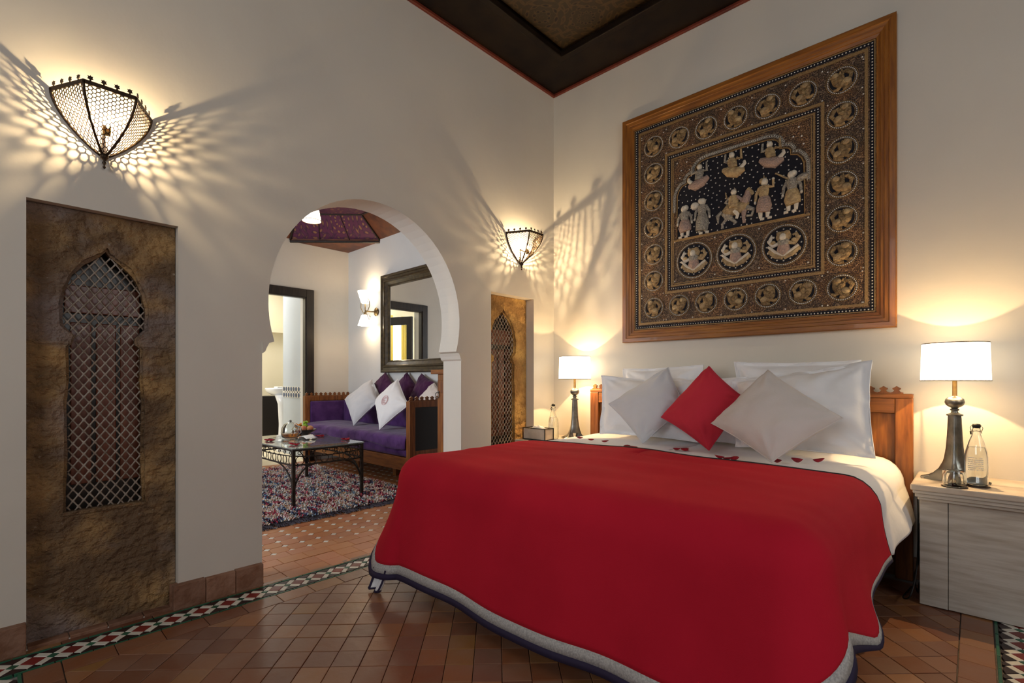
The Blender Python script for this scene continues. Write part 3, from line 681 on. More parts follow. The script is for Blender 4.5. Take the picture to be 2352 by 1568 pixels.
def drape(path,hem,xm,yh,top,out_amp,R=.10,nt=16,nr=6,nd=26,d0=0,d1=1,lift=0,seed=0,yspine=2.25,wr=0):
    """grid rows: 0..nt top, nt..nt+nr shoulder, then the fall"""
    acc=[0]
    for i in range(1,len(path)): acc.append(acc[-1]+math.hypot(path[i][0]-path[i-1][0],path[i][1]-path[i-1][1]))
    rows=[]
    for i,(x,y,nx,ny,kind) in enumerate(path):
        s=acc[i]; ex,ey=x-nx*R*.9,y-ny*R*.9
        spx,spy=xm,max(ey,yspine); col=[]
        for k in range(nt+1):
            t=k/nt; t2=t**.85; px,py=spx+(ex-spx)*t2,spy+(ey-spy)*t2
            z=top+.012*(1-t)-.004*t+.006*nz(px,py,seed,2.2)+wr*nz(px*1.2,py*4,seed+3,2.2)
            col.append(Vector((px,py,z+lift)))
        zt=col[-1].z
        for k in range(1,nr+1):
            a=PI/2*k/nr; col.append(Vector((ex+nx*R*.9*sin(a),ey+ny*R*.9*sin(a),zt-R*(1-cos(a)))))
        zs=col[-1].z; zh=hem(kind); bx,by=x,y
        tang=Vector((-ny,nx,0))
        cn={'c':1,'c2':1}.get(kind[0],0); t=kind[1]
        cw=0
        if kind[0]=='c': cw=sin(PI*t)**.8
        if kind[0]=='c2': cw=sin(PI*t)**.8
        if kind[0]=='s': cw=max(0,(t-.8)/.2)*.35
        if kind[0]=='s2': cw=max(0,(.2-t)/.2)*.35
        Lf=zs-zh; bs=.35+.65*max(0,(kind[1]-.7)/.3) if kind[0]=='s' else 1; QS=[k_/(nd-3)*(1-.068*bs/Lf) for k_ in range(1,nd-2)]+[1-.048*bs/Lf,1-.027*bs/Lf,1.0]
        for q in QS:
            fold=(sin(s*9.5+seed)+.6*sin(s*17+1.3+seed)+.5*nz(s*2.2,q*1.5,seed))*out_amp*q**1.3
            base=(.035*q**1.5+.015*q)*(.55 if kind[0]=='s' else 1.0)
            o=base+fold+cw*(.10 if x<xm else .02)*q**1.4+(.035*q*q*math.exp(-((t-.70)/.12)**2) if kind[0]=='s' else 0)
            col.append(Vector((bx+nx*o+tang.x*.0,by+ny*o,zs+(zh-zs)*q)))
        rows.append(col)
    return rows
def gridof(rows,r0,r1,off=0,side=1):
    g=G(); n=len(rows); m=r1-r0+1
    vs=[tuple(rows[i][j]) for i in range(n) for j in range(r0,r1+1)]
    g.add(vs,[(i*m+j,i*m+j+1,(i+1)*m+j+1,(i+1)*m+j) for i in range(n-1) for j in range(m-1)]); return g
# white duvet
def bulge(y,q):
    k=max(0,min(1,(y-2.44)/.3)); k=k*k*(3-2*k)
    return k*(.022*sin(PI*.62*min(1,max(0,q))))
pathd,hemd,xm=cloth(3.285,.0,.64,(.30,.2))
hemw=lambda k:.33+.03*sin(k[1]*7) if k[0] in('s','s2') else .33
rd=drape(pathd,hemw,xm,3.285,.640,.010,R=.13,seed=5,wr=.006)
for col in rd:      # the duvet side bulges outward
    for j in range(23,len(col)):
        q=(j-22)/26; x=col[j].x; col[j].x+=bulge(col[j].y,q)*(1 if x>xm else -1)
for col in rd:      # under the blanket the duvet lies flat and close to the mattress
    for p in col:
        if p.y<2.52:
            lim=(XR-XL)/2-.03*min(1,(2.52-p.y)/.1); dx=p.x-xm; p.x=xm+max(-lim,min(lim,dx)); p.y=max(p.y,YF+.04); p.z-=.015*min(1,(2.52-p.y)/.1)
dv=gridof(rd,0,48).build('duvet','linen',smooth=True,solid=.012)
tag(dv,'white cotton duvet covering the bed, tucked under the red blanket','duvet')
# red blanket
YB=2.41
path,hem,xm=cloth(YB,.004,.66,(.345,.072))
rows=drape(path,hem,xm,YB,.663,.0065,R=.135,seed=2,wr=.008)
for col in rows:
    for j in range(23,len(col)):
        q=(j-22)/26*.9; pass
nrow=len(rows[0])-1
bl=thing('blanket','red wool blanket with white and navy striped hem spread over the foot of the bed','blanket',(-1.24,1.9,.66))
g=gridof(rows,0,nrow-3); g.build('wool_cloth','red',bl,smooth=True,solid=.008)
g=gridof(rows,nrow-3,nrow-1); g.build('white_band','white_band',bl,smooth=True,solid=.0095,label='greyish white woven band')
g=gridof(rows,nrow-1,nrow); g.build('navy_band','navy',bl,smooth=True,solid=.0115,label='navy band at the very hem')
g=G(); g.tube([Vector((p.x,p.y+.004,p.z+.004)) for p in rows[-1][::-1]]+[Vector((p.x,p.y+.004,p.z+.004)) for p in rows[0]],.0042,6); g.build('piping','black',bl,smooth=True,label='dark navy piping along the top edge')
for col in (rows[0],): 
    pass
def dense_edge(): pass
# hanging white corner with navy edge under the blanket
ck=Vector((-2.15,1.36,0))
def tz(u,v):
    a=(u-.5)*2; x=ck.x+(-.045-.02*v)*0+ a*.042*(1-.2*v)-.012*v; y=ck.y-.035*abs(a)*(1)+.02*sin(u*9)-.03*v*v; z=.115-.10*v-.012*(1-abs(a))*v
    return (x,y,max(z,.007))
g=G(); g.grid(tz,14,9); g.build('corner_drop','linen',bl,smooth=True,solid=.005,label='white cloth corner hanging to the floor')
g=G(); g.tube([tz(i/14,1) for i in range(15)],.006,6); g.tube([tz(0,i/9) for i in range(10)],.006,6); g.tube([tz(1,i/9) for i in range(10)],.005,6); g.build('corner_edge','navy',bl,smooth=True)
# ---------------------------------------------------------------- pillows
def pillow(name,m,c,th,label,cat,group=None,flange=0,n=36,pull=.05,seed=1,wr=.006,piping=None):
    c=[Vector(p) for p in c]; ctr=sum(c,Vector())/4
    nrm=((c[1]-c[3]).cross(c[2]-c[0])).normalized()
    if nrm.y>0: nrm=-nrm
    def pt(u,v,side):
        uu=u*(1-pull*(1-v*v)); vv=v*(1-pull*(1-u*u))
        a,b=(uu+1)/2,(vv+1)/2
        p=c[0].lerp(c[1],a).lerp(c[3].lerp(c[2],a),b)
        k=1-flange; e=max(0,1-(abs(u)/k)**2.6)*max(0,1-(abs(v)/k)**2.6)
        t=th/2*e**.48
        w=wr*nz(u*1.8+seed,v*1.8,seed,1.5)+wr*.5*nz(u*5,v*2+seed,seed,1.2)
        for su in(-1,1):
            for sv in(-1,1):
                dx,dy=1-u*su,1-v*sv; r_=math.hypot(dx,dy); w+=(.0035+wr*.25)*math.exp(-((r_-.42)/.30)**2)*sin(math.atan2(dy,dx)*11+seed*su+sv)
        if wr>.01: w+=wr*.55*(1-abs(nz(u*1.1+v*.9+seed,v*1.6-u*.7,seed,1.4))*2.6)*min(1,e*2)
        if flange and e<.02: w+=.010*nz(u*3,v*3,seed,1.7)
        return p+nrm*(side*(t+.0015)+w*(1 if side>0 else .3))
    g=G()
    for side in(1,-1):
        g.grid(lambda i,j:tuple(pt(i*2-1,j*2-1,side)),n,n)
    w=n+1; N=w*w
    rim=[i for i in range(w)]+[j*w+n for j in range(1,w)]+[n*w+i for i in range(n-1,-1,-1)]+[j*w for j in range(n-1,0,-1)]
    g.f+=[(rim[i],rim[(i+1)%len(rim)],rim[(i+1)%len(rim)]+N,rim[i]+N) for i in range(len(rim))]; g.m+=[0]*len(rim)
    low=min(c,key=lambda p:p.z)
    r=thing(name,label,cat,(ctr.x,ctr.y,low.z),group)
    g.build('cover',m,r,smooth=True)
    g2=G(); g2.tube([ (Vector(g.v[i])+Vector(g.v[i+N]))/2 for i in rim],.0032,5,closed=True); g2.build('seam',piping or m,r,smooth=True)
    return r
A=[(-1.112,3.235,1.165),(-.45,3.235,1.158),(-.40,3.17,.72),(-1.06,3.17,.70)]
pillow('pillow','linen',A,.14,'white pillow standing rearmost against the headboard on the right side','pillow','bed pillows',flange=.09,seed=3,wr=.014)
pillow('pillow','linen',[(-1.91,3.235,1.135),(-1.31,3.235,1.152),(-1.28,3.17,.72),(-1.87,3.17,.72)],.14,'white pillow standing rearmost against the headboard on the left side','pillow','bed pillows',flange=.09,seed=8,wr=.014)
pillow('pillow','linen',[(-1.50,3.14,1.065),(-1.0,3.14,1.07),(-.97,3.03,.67),(-1.40,3.03,.67)],.12,'white pillow in the middle, half hidden behind the red cushion','pillow','bed pillows',flange=.05,seed=6,wr=.012)
pillow('pillow','linen',[(-1.08,3.10,1.05),(-.380,3.06,1.150),(-.345,2.88,.680),(-.99,2.90,.675)],.18,'large white pillow at the far right of the bed, behind the beige cushion','pillow','bed pillows',flange=.08,seed=4,wr=.016)
pillow('pillow','linen',[(-2.0,3.08,1.085),(-1.34,3.10,1.045),(-1.22,2.95,.675),(-1.93,2.95,.675)],.16,'white flanged pillow at the far left, behind the pale grey cushion','pillow','bed pillows',flange=.09,seed=5,wr=.016)
pillow('cushion','grey_cush',[(-1.44,3.0,1.134),(-1.275,2.90,.885),(-1.481,2.74,.665),(-1.811,2.88,.89)],.15,'pale grey square cushion standing on its corner, left of the red one','cushion','bed cushions',seed=11)
pillow('cushion','red_cush',[(-1.154,2.94,1.133),(-.915,2.85,.945),(-1.044,2.66,.672),(-1.394,2.80,.828)],.15,'red square cushion standing on its corner in the middle of the bed','cushion','bed cushions',seed=12)
pillow('cushion','beige_cush',[(-.80,2.83,1.104),(-.441,2.68,.877),(-.685,2.48,.672),(-1.032,2.66,.818)],.16,'pale beige square cushion standing on its corner, right of the red one','cushion','bed cushions',seed=13)
# ---------------------------------------------------------------- rose petals
def petal(x,y,z,s,a,label,group,cnt=1):
    g=G()
    for k in range(1):
        ca,sa=cos(a),sin(a); tilt=random.uniform(.1,.5); cup=random.uniform(.25,.6)
        def f(u,v):
            th=2*PI*u; r=v*s*(1-.22*cos(th)*v); px,py=r*cos(th),r*sin(th)*.85
            pz=cup*(r*r)/s+tilt*max(0,px)*.5
            return (x+px*ca-py*sa,y+px*sa+py*ca,z+.0018+pz)
        g.grid(f,10,4)
    o=g.build('rose_petal','petal',smooth=True,solid=.0012); tag(o,label,'petal',group)
ptl=[(-1.918,2.704,'leftmost dark red rose petal on the white duvet'),(-1.81,2.673,'second red petal from the left on the duvet'),(-1.698,2.652,'third red petal from the left on the duvet'),
(-1.45,2.50,'left one of two red petals below the grey cushion'),(-1.415,2.52,'right one of two red petals below the grey cushion'),
(-1.21,2.62,'left petal of three below the red cushion'),(-1.185,2.66,'top petal of three below the red cushion'),(-1.16,2.625,'right petal of three below the red cushion'),
(-.92,2.485,'left petal of three under the left tip of the beige cushion'),(-.885,2.47,'middle petal of three under the left tip of the beige cushion'),(-.853,2.475,'right petal of three under the left tip of the beige cushion'),
(-.68,2.55,'red petal just below the foot of the beige cushion'),(-.612,2.62,'large red petal right of the foot of the beige cushion'),(-.545,2.69,'rightmost red petal on the duvet')]
for i,(x,y,l) in enumerate(ptl): petal(x,y,.660,.024 if 'large' not in l else .029,i*1.7,l,'rose petals on the bed')
# ---------------------------------------------------------------- bedside tables
def night(loc,w,d,h,label):
    r=thing('bedside_table',label,'bedside table',loc,'travertine bedside tables'); x,y,z=loc
    x0,x1,y0,y1=x-w/2,x+w/2,y-d/2,y+d/2
    G().box(x0,y0,h-.028,x1,y1,h).build('top_slab','marble',r,bevel=.006)
    g=G(); g.box(x0+.008,y0+.008,h-.042,x1-.008,y1,h-.028); g.box(x0+.016,y0+.02,h-.060,x1-.016,y1,h-.042); g.box(x0+.024,y0+.034,h-.075,x1-.024,y1,h-.060); g.build('cornice','travertine',r,bevel=.004)
    G().box(x0+.03,y0+.062,.004,x0+.03+w*.14,y1,h-.075).build('pilaster','travertine',r,bevel=.002)
    G().box(x1-.03-w*.14,y0+.062,.004,x1-.03,y1,h-.075).build('pilaster','travertine',r,bevel=.002)
    G().box(x0+.03+w*.14+.002,y0+.066,.004,x1-.032-w*.14,y1,h-.075).build('front_panel','travertine',r,bevel=.002)
    return r
night((.135,3.154,0),.71,.448,.570,'pale travertine bedside table right of the bed, carrying the larger-looking lamp')
night((-2.46,3.12,0),.42,.50,.582,'travertine bedside table in the corner left of the bed')
# ---------------------------------------------------------------- table lamps
def lamp(loc,label,rz):
    r=thing('table_lamp',label,'table lamp',loc,'bedside table lamps'); X,Y,Z=loc
    def T(x,y,z): return (X+x*cos(rz)-y*sin(rz),Y+x*sin(rz)+y*cos(rz),Z+z)
    g=G(); prof=[(.050,.052),(.040,.075),(.032,.11),(.0265,.16),(.0235,.22),(.0215,.27),(.020,.315)]
    def sec(r_,n=24):
        o=[]
        for j in range(n): q=2*PI*(j+.5)/n; c_,s_=cos(q),sin(q); k=r_/((abs(c_)**5+abs(s_)**5)**.2); o.append((k*c_,k*s_))
        return o
    vs=[];n=24
    for rr_,z in prof: vs+=[T(a,b,z) for a,b in sec(rr_)]
    g.add(vs,[(i*n+j,i*n+(j+1)%n,(i+1)*n+(j+1)%n,(i+1)*n+j) for i in range(len(prof)-1) for j in range(n)]+[tuple(range(n))[::-1],tuple(range((len(prof)-1)*n,len(prof)*n))])
    g.build('column','pewter',r,smooth=40)
    for k in range(4):
        a=PI/4+k*PI/2; g=G(); ca,sa=cos(a),sin(a)
        pts=[(.045,.085,.030),(.058,.055,.028),(.078,.032,.023),(.098,.018,.019),(.112,.010,.016)]
        vs=[]
        for (d,z,w_) in pts:
            for s_,zz in ((-1,0),(-.6,.6),(0,1),(.6,.6),(1,0)):
                hgt=z; vs.append(T(ca*d-sa*w_*s_,sa*d+ca*w_*s_,.002+(hgt)*(zz*.9+.1*(zz>0)) if zz else .001))
        fs=[(i*5+j,i*5+j+1,(i+1)*5+j+1,(i+1)*5+j) for i in range(4) for j in range(4)]+[(0,1,2,3,4),(20,24,23,22,21)]+[(i*5,(i+1)*5,(i+1)*5+4,i*5+4) for i in range(4)]
        g.add(vs,fs)
        for s_ in (-.6,0,.6): g.tube([T(ca*.095-sa*.014*s_,sa*.095+ca*.014*s_,.016),T(ca*.125-sa*.022*s_,sa*.125+ca*.022*s_,.006)],[.006,.004],6)
        g.build('foot','pewter',r,smooth=50)
    g=G(); g.lathe([(.030,.312),(.031,.318),(.022,.322),(.014,.326),(.012,.334),(.017,.338),(.017,.343),(.011,.347),(.018,.352)],loc,20); g.build('collar','pewter',r,smooth=40)
    g=G(); g.lathe([(.004,.348),(.020,.352),(.032,.362),(.037,.376),(.034,.390),(.024,.400),(.012,.404),(.010,.406)],loc,24); g.build('ball','pewter',r,smooth=True)
    g=G(); g.lathe([(.011,.402),(.009,.41),(.009,.50),(.013,.505),(.013,.53),(.004,.532)],loc,16); g.build('stem','brass',r,smooth=40)
    g=G(); n=48; z0,z1=.478,.655; R0,R1=.127,.122
    g.add([(X+(R0 if j<2 else R1)*0+rad*cos(2*PI*i/n),Y+rad*sin(2*PI*i/n),Z+z) for j,(rad,z) in enumerate([(R0,z0),(R1,z1),(R1-.003,z1),(R0-.003,z0)]) for i in range(n)],
          [(j*n+i,j*n+(i+1)%n,((j+1)%4)*n+(i+1)%n,((j+1)%4)*n+i) for j in range(4) for i in range(n)])
    sh=g.build('lamp_shade','shade',r,smooth=40,label='glowing cream drum shade')
    for rad,z in((R0,z0),(R1,z1)): g=G(); g.tube([(X+rad*cos(2*PI*i/32),Y+rad*sin(2*PI*i/32),Z+z) for i in range(32)],.0022,5,closed=True); g.build('shade_rim','brass',sh,smooth=True)
    g=G()
    for k in range(3): a=k*2*PI/3; g.tube([(X,Y,Z+.50),(X+(R0-.003)*cos(a),Y+(R0-.003)*sin(a),Z+.482)],.0018,5)
    g.build('spider','brass',sh)
    for nm,z,rot,P in (('lamp_light_up',.552,PI,12),('lamp_light_down',.612,0,21)):
        l=bpy.data.lights.new(nm,'SPOT'); l.energy=P; l.color=(1,.66,.31); l.shadow_soft_size=.004; l.spot_size=math.radians(168); l.spot_blend=.15
        o=bpy.data.objects.new(nm,l); C.objects.link(o); o.parent=r; o.location=(0,0.03 if nm.endswith('up') else 0.03,z); o.rotation_euler=(rot,0,0)
        o.location=(0,0,z)
    return r
lamp((-.071,3.145,.570),'pewter lamp with lit drum shade on the right-hand bedside table',.75)
lamp((-2.324,3.20,.582),'pewter lamp with lit drum shade on the left table, near the room corner',.75)
# ---------------------------------------------------------------- bottles, tumbler, coasters, tissue box, cables
def bottle(loc,label,hook):
    r=thing('water_bottle',label,'bottle',loc,'glass water bottles')
    P=[(.030,.002),(.038,.004),(.040,.012),(.0405,.10),(.040,.13),(.036,.16),(.026,.20),(.0165,.228),(.0135,.245),(.0165,.247),(.0165,.253),(.0135,.256),(.0130,.262)]
    I=[(a-.0032,b+.002) for a,b in P[1:]]; I=[(.0,.007)]+I
    g=G(); g.lathe(P+[(.0105,.262)]+I[::-1],loc,32); g.build('glass_body','glass',r,smooth=True)
    g=G(); g.lathe([(0,.0072),(.0345,.0073),(.0366,.014),(.0371,.10),(.0366,.13),(.0325,.16),(.028,.175),(0,.175)],loc,28); g.build('water','water',r,smooth=50)
    g=G(); g.lathe([(0,.258),(.011,.260),(.014,.264),(.0150,.272),(.013,.279),(.0,.281)],loc,16); g.build('stopper','black',r,smooth=True)
    g=G(); x,y,z=loc
    g.tube([(x-.017,y-.002,z+.244),(x-.021,y-.006,z+.262),(x-.016,y,z+.273),(x+.016,y,z+.273),(x+.021,y-.006,z+.262),(x+.017,y-.002,z+.244)],.0013,5)
    g.tube([(x-.018,y-.004,z+.238),(x-.014,y-.016,z+.246),(x,y-.020,z+.250),(x+.014,y-.016,z+.246),(x+.018,y-.004,z+.238)],.0013,5)
    g.tube([(x-.018,y-.006,z+.232),(x-.020,y-.010,z+.246)],.0028,6); g.build('wire_clasp','iron',r,smooth=True)
    g=G()
    for k in range(7):      # moulded lettering, too worn to read
        zz=.075+k*.009
        for j in range(16):
            a=-2.3+j*.085+random.uniform(-.01,.01); 
            if random.random()<.16: continue
            R=.0408; g.obox((x+R*cos(a),y+R*sin(a),z+zz),(-sin(a),cos(a),0),(cos(a),sin(a),0),(0,0,1),.0012,.0003,.0022)
    g.build('moulded_lettering','paper',r)
    return r
bottle((.004,3.065,.573),'clear glass swing-top water bottle on the right bedside table',0)
bottle((-2.444,3.08,.583),'clear glass bottle on the left bedside table, beside the tissue box',0)
for loc,l in(((.004,3.065,.570),'round dark coaster under the water bottle on the right table'),((-.068,2.985,.570),'round dark coaster under the upturned tumbler')):
    tag(G().lathe([(.046,0),(.047,.0015),(.046,.003),(0,.003)],loc,28).build('coaster','cork',smooth=40),l,'coaster','coasters')
tb_=thing('tumbler','upturned clear glass tumbler in front of the right lamp','glass',(-.068,2.985,.573))
g=G(); pr=[(.041,0),(.042,.02),(.0405,.05),(.034,.072),(.0,.076),(.0,.070),(.0305,.067),(.0375,.048),(.039,.02),(.0385,0),(.041,0)]; g.lathe(pr,(-.068,2.985,.573),32); g.build('glass_body','glass',tb_,smooth=60)
g=G(); g.tube([(-.068+.040*cos(2*PI*i/30),2.985+.040*sin(2*PI*i/30),.5745) for i in range(30)],.0014,6,closed=True); g.build('lip','glass',tb_,smooth=True)
tx=thing('tissue_box','metal-edged glass tissue box on the left bedside table','tissue box',(-2.52,2.985,.583))
x0,x1,y0,y1,z0,z1=-2.635,-2.41,2.93,3.035,.583,.675
G().box(x0+.004,y0+.004,z0+.004,x1-.004,y1-.004,z1-.012).build('side_panels','marble',tx)
g=G()
for a in(x0,x1):
    for b in(y0,y1): g.box(a-.003,b-.003,z0,a+.003,b+.003,z1)
for zz in(z0,z1-.006): g.plate(rr(x0-.003,y0-.003,x1+.003,y1+.003),[rr(x0+.006,y0+.006,x1-.006,y1-.006)],fz,zz,zz+.006)
g.build('metal_edging','iron',tx)
g=G(); g.box(x0+.006,y0+.006,z1-.012,x1-.006,y1-.006,z1-.008)
g.build('lid','marble',tx)
g=G(); g.grid(lambda u,v:(-2.52+(u-.5)*.12,2.982+(v-.5)*.05,z1-.006+.024*max(0,sin(PI*u))**.6*max(0,sin(PI*v))**.6+.004*sin(u*17+v*9)*sin(PI*u)*sin(PI*v)),18,10); g.build('tissue','paper',tx,smooth=True,solid=.001)
def cable(pts,label):
    P=[]; pts=[Vector(p) for p in pts]
    for i in range(len(pts)-1):
        a,b,c,d=pts[max(i-1,0)],pts[i],pts[i+1],pts[min(i+2,len(pts)-1)]
        for k in range(8):
            t=k/8; P.append(.5*((2*b)+(c-a)*t+(2*a-5*b+4*c-d)*t*t+(3*b-a-3*c+d)*t**3))
    P.append(pts[-1]); g=G(); g.tube(P,.0035,6); tag(g.build('power_cable','black',smooth=True),label,'cable','cables behind the bed')
cable([(-.225,3.33,.55),(-.21,3.22,.36),(-.20,3.0,.18),(-.215,2.88,.07),(-.25,2.98,.02),(-.235,3.2,.006)],'dark power cable looping down between the bed and the right table')
cable([(-.215,3.345,.30),(-.205,3.2,.16),(-.215,3.08,.10),(-.205,3.1,.02),(-.21,3.3,.005)],'second thinner cable near the floor beside the right table')
# ---------------------------------------------------------------- wall sconces
def sconce(loc,label,P):
    r=thing('wall_sconce',label,'wall lamp',loc,'pierced metal wall sconces'); X,Y,Z=loc   # Z = bottom tip height at the wall
    H=.225; pl=[(0,-.165),(.168,-.082),(.168,.082),(0,.165)]       # plan of the rim: (out, along)
    def sc(v): return max(0,1-v**1.75)**.95
    def pt(a,v,i):          # a 0..1 across panel i
        p,q=pl[i],pl[i+1]; o=p[0]+(q[0]-p[0])*a; l=p[1]+(q[1]-p[1])*a; k=sc(v)
        return Vector((X+o*k+.004,Y+l*k,Z+H*(1-v)))
    for i in range(3):
        g=G(); wd=math.hypot(pl[i+1][0]-pl[i][0],pl[i+1][1]-pl[i][1]); s=.0082
        def loc2(p,q):  # p across (m, centred), q down (m)
            v=q/H; k=sc(max(0,v))*wd
            if v<0 or v>.985 or k<.004: return None
            a=.5+p/k
            if a<0 or a>1: return None
            return pt(a,v,i)
        hx=s*1.5; hy=s*math.sqrt(3)
        for c in range(-16,17):
            for d in range(-1,23):
                cx=c*hx; cy=d*hy+(hy/2 if c%2 else 0)
                ring=[(cx+s*cos(PI/3*k),cy+s*sin(PI/3*k)) for k in range(6)]
                for k in range(3):
                    A_,B_=loc2(*ring[k]),loc2(*ring[k+1])
                    if A_ and B_: g.tube([A_,B_],.0019,4,cap=False)
                small=[(cx+s*.42*cos(PI/3*k+.5),cy+s*.42*sin(PI/3*k+.5)) for k in range(6)]
                q=[loc2(*z) for z in small]
        g.build('pierced_panel','sconce',r)
    for i in range(4):
        g=G(); pts=[]
        ii=min(i,2); a=0 if i<3 else 1
        for k in range(15): pts.append(pt(a,k/14*.985,ii))
        g.tube(pts,[.0052]*14+[.0035],6); g.build('rib','sconce',r,smooth=True)
    for i in range(3):
        g=G(); a,b=pt(0,0,i),pt(1,0,i); d=(b-a).normalized(); n_=d.cross(Vector((0,0,1)))
        g.obox((a+b)/2+Vector((0,0,-.004)),d,n_,(0,0,1),(b-a).length/2+.002,.0022,.008); g.build('rim_strap','sconce',r)
        m_=4
        for k in range(m_):
            c=a+(b-a)*((k+.5)/m_ if i==1 else (k+.4)/m_); g=G()
            ps=[(-.0035,0),(.0035,0),(.0025,.007),(.0095,.010),(.0065,.015),(.0085,.021),(.003,.020),(0,.0245),(-.003,.020),(-.0085,.021),(-.0065,.015),(-.0095,.010),(-.0025,.007)]
            g.prism(ps,lambda u,v,h:tuple(c+d*u+n_*h+Vector((0,0,v+.002))),-.0012,.0012); g.build('crest_finial','sconce',r)
    g=G(); g.lathe([(.0015,-.052),(.006,-.045),(.002,-.037),(.008,-.028),(.004,-.018),(.014,-.008),(.016,.006),(.006,.014)],(X+.016,Y,Z+.004),12); g.build('drop_finial','sconce',r,smooth=True)
    g=G(); g.tube([(X,Y,Z+.12),(X+.04,Y,Z+.10),(X+.075,Y,Z+.085)],.005,6); g.lathe([(.012,0),(.014,.01),(.014,.035),(0,.036)],(X+.08,Y,Z+.072),10); g.build('lamp_holder','brass',r,smooth=True)
    g=G(); g.ell((X+.08,Y,Z+.128),.0035,.0035,.007,8,6); b=g.build('bulb_filament','bulb',r,smooth=True)
    return r
sconce((WX,.333,1.985),'large pierced bronze lantern sconce high above the brown stone panel',14)
sconce((WX,2.945,1.985),'small-looking pierced bronze lantern sconce near the room corner, above the narrow stone panel',14)
# ---------------------------------------------------------------- framed tapestry
TX,TZ=-1.98,1.337; K=lambda a,b,h:(TX+a,HY-h,TZ+b)
tp=thing('framed_tapestry','large wood-framed sequined tapestry with rows of round medallions above the bed','tapestry',(TX+.84,HY,TZ))
TW,TH=1.672,1.698
prof=[(0,.0),(0,.034),(.004,.038),(.030,.038),(.034,.033),(.052,.031),(.055,.026),(.070,.024),(.073,.018),(.090,.015),(.092,.006)]
sides=[((0,0),(1,0),(0,1)),((1,0),(0,1),(-1,0)),((1,1),(-1,0),(0,-1)),((0,1),(0,-1),(1,0))]
for k,((a0,b0),(dx,dz),(nx_,nz_)) in enumerate(sides):
    L=TW if dx else TH; g=G(); vs=[]
    for e in(0,1):
        for ins,hh in prof:
            t=ins if e==0 else L-ins
            vs.append(K(a0*TW+dx*t+nx_*ins,b0*TH+dz*t+nz_*ins,hh))
    n=len(prof); g.add(vs,[(i,i+1,n+i+1,n+i) for i in range(n-1)])
    g.build('frame_rail','wood_x' if dx else 'wood_z',tp)
G().prism(rr(.08,.08,TW-.08,TH-.08),K,.002,.010).build('embroidered_ground','embroid',tp)
def ringplate(o,w,h0,h1,name,m):
    a,b,c,d=o; g=G(); g.plate(rr(a,b,c,d),[rr(a+w,b+w,c-w,d-w)],K,h0,h1); return g.build(name,m,tp)
ringplate((.098,.098,1.574,1.600),.022,.008,.012,'sequin_ground','velvet')
ringplate((.094,.094,1.578,1.604),.006,.009,.015,'gold_strip','goldcord')
ringplate((.128,.128,1.544,1.570),.016,.009,.014,'gold_strip','goldcord')
ringplate((.338,.338,1.334,1.352),.017,.009,.014,'gold_strip','goldcord')
ringplate((.362,.362,1.310,1.328),.018,.008,.012,'sequin_ground','velvet')
ringplate((.386,.386,1.286,1.304),.010,.009,.013,'gold_strip','goldcord')
ringplate((.402,.402,1.270,1.288),.005,.009,.013,'gold_strip','goldcord')
def bead(g,a,b,h,r,k=None):
    vs=[K(a+r*cos(PI/3*i),b+r*sin(PI/3*i),h) for i in range(6)]+[K(a,b,h+r*.8)]; g.add(vs,[(i,(i+1)%6,6) for i in range(6)],k)
def beadring(o,sp,r,h):
    g=G(); a,b,c,d=o
    n=int((c-a)/sp)
    for i in range(n+1):
        x=a+(c-a)*i/n; bead(g,x,b,h,r); bead(g,x,d,h,r)
    n=int((d-b)/sp)
    for i in range(1,n): z=b+(d-b)*i/n; bead(g,a,z,h,r); bead(g,c,z,h,r)
    o=g.build('sequins','sequin',tp,fix=False,kind='stuff'); return o
beadring((.109,.109,1.563,1.589),.0175,.0042,.012); beadring((.371,.371,1.301,1.319),.0165,.0042,.012)
# scalloped panel
hc=[(-.40,0),(-.40,.20),(-.398,.31),(-.385,.345),(-.362,.372),(-.326,.382),(-.326,.410),(-.315,.425),(-.295,.433),(-.264,.436),(-.264,.470),(-.252,.490),(-.225,.508),(-.19,.515)]
pan=[(.831+a,.713+b) for a,b in hc]+[(.831-a,.713+b) for a,b in hc[::-1]]
G().prism(pan,K,.008,.013).build('velvet_panel','velvet',tp)
def offs(p,d,c=(.831,.95)):
    o=[]
    for i in range(len(p)):
        a,b,e=Vector(p[i-1]),Vector(p[i]),Vector(p[(i+1)%len(p)]); t=(e-a).normalized(); n=Vector((-t.y,t.x))
        q=b+n*d
        if n.dot(b-Vector(c))<0 and abs(n.dot(b-Vector(c)))>.02: q=b-n*d
        o.append((q.x,q.y))
    return o
g=G(); g.tube([K(a,b,.014) for a,b in pan],.0045,6,closed=True); g.build('gold_cord','goldcord',tp,smooth=True)
for dd in(.015,.029):
    q=offs(pan,dd); q=q[1:-1]; g=G(); g.tube([K(a,b,.013) for a,b in q],.0045,6); g.build('gold_cord','silverpad',tp,smooth=True)
q=offs(pan,.022)[1:-1]; g=G()
for i in range(len(q)-1):
    a,b=Vector(q[i]),Vector(q[i+1]); n=max(1,int((b-a).length/.011))
    for k in range(n): c=a.lerp(b,k/n); bead(g,c.x,c.y,.013,.0045)
g.build('sequins','sequin',tp,fix=False,kind='stuff')
G().prism(rr(.40,.700,1.262,.713),K,.009,.014).build('gold_strip','goldcord',tp)
def inpoly(poly,a,b):
    c=False
    for i in range(len(poly)):
        (x1,q1),(x2,q2)=poly[i-1],poly[i]
        if (q1>b)!=(q2>b) and a<(x2-x1)*(b-q1)/(q2-q1)+x1: c=not c
    return c
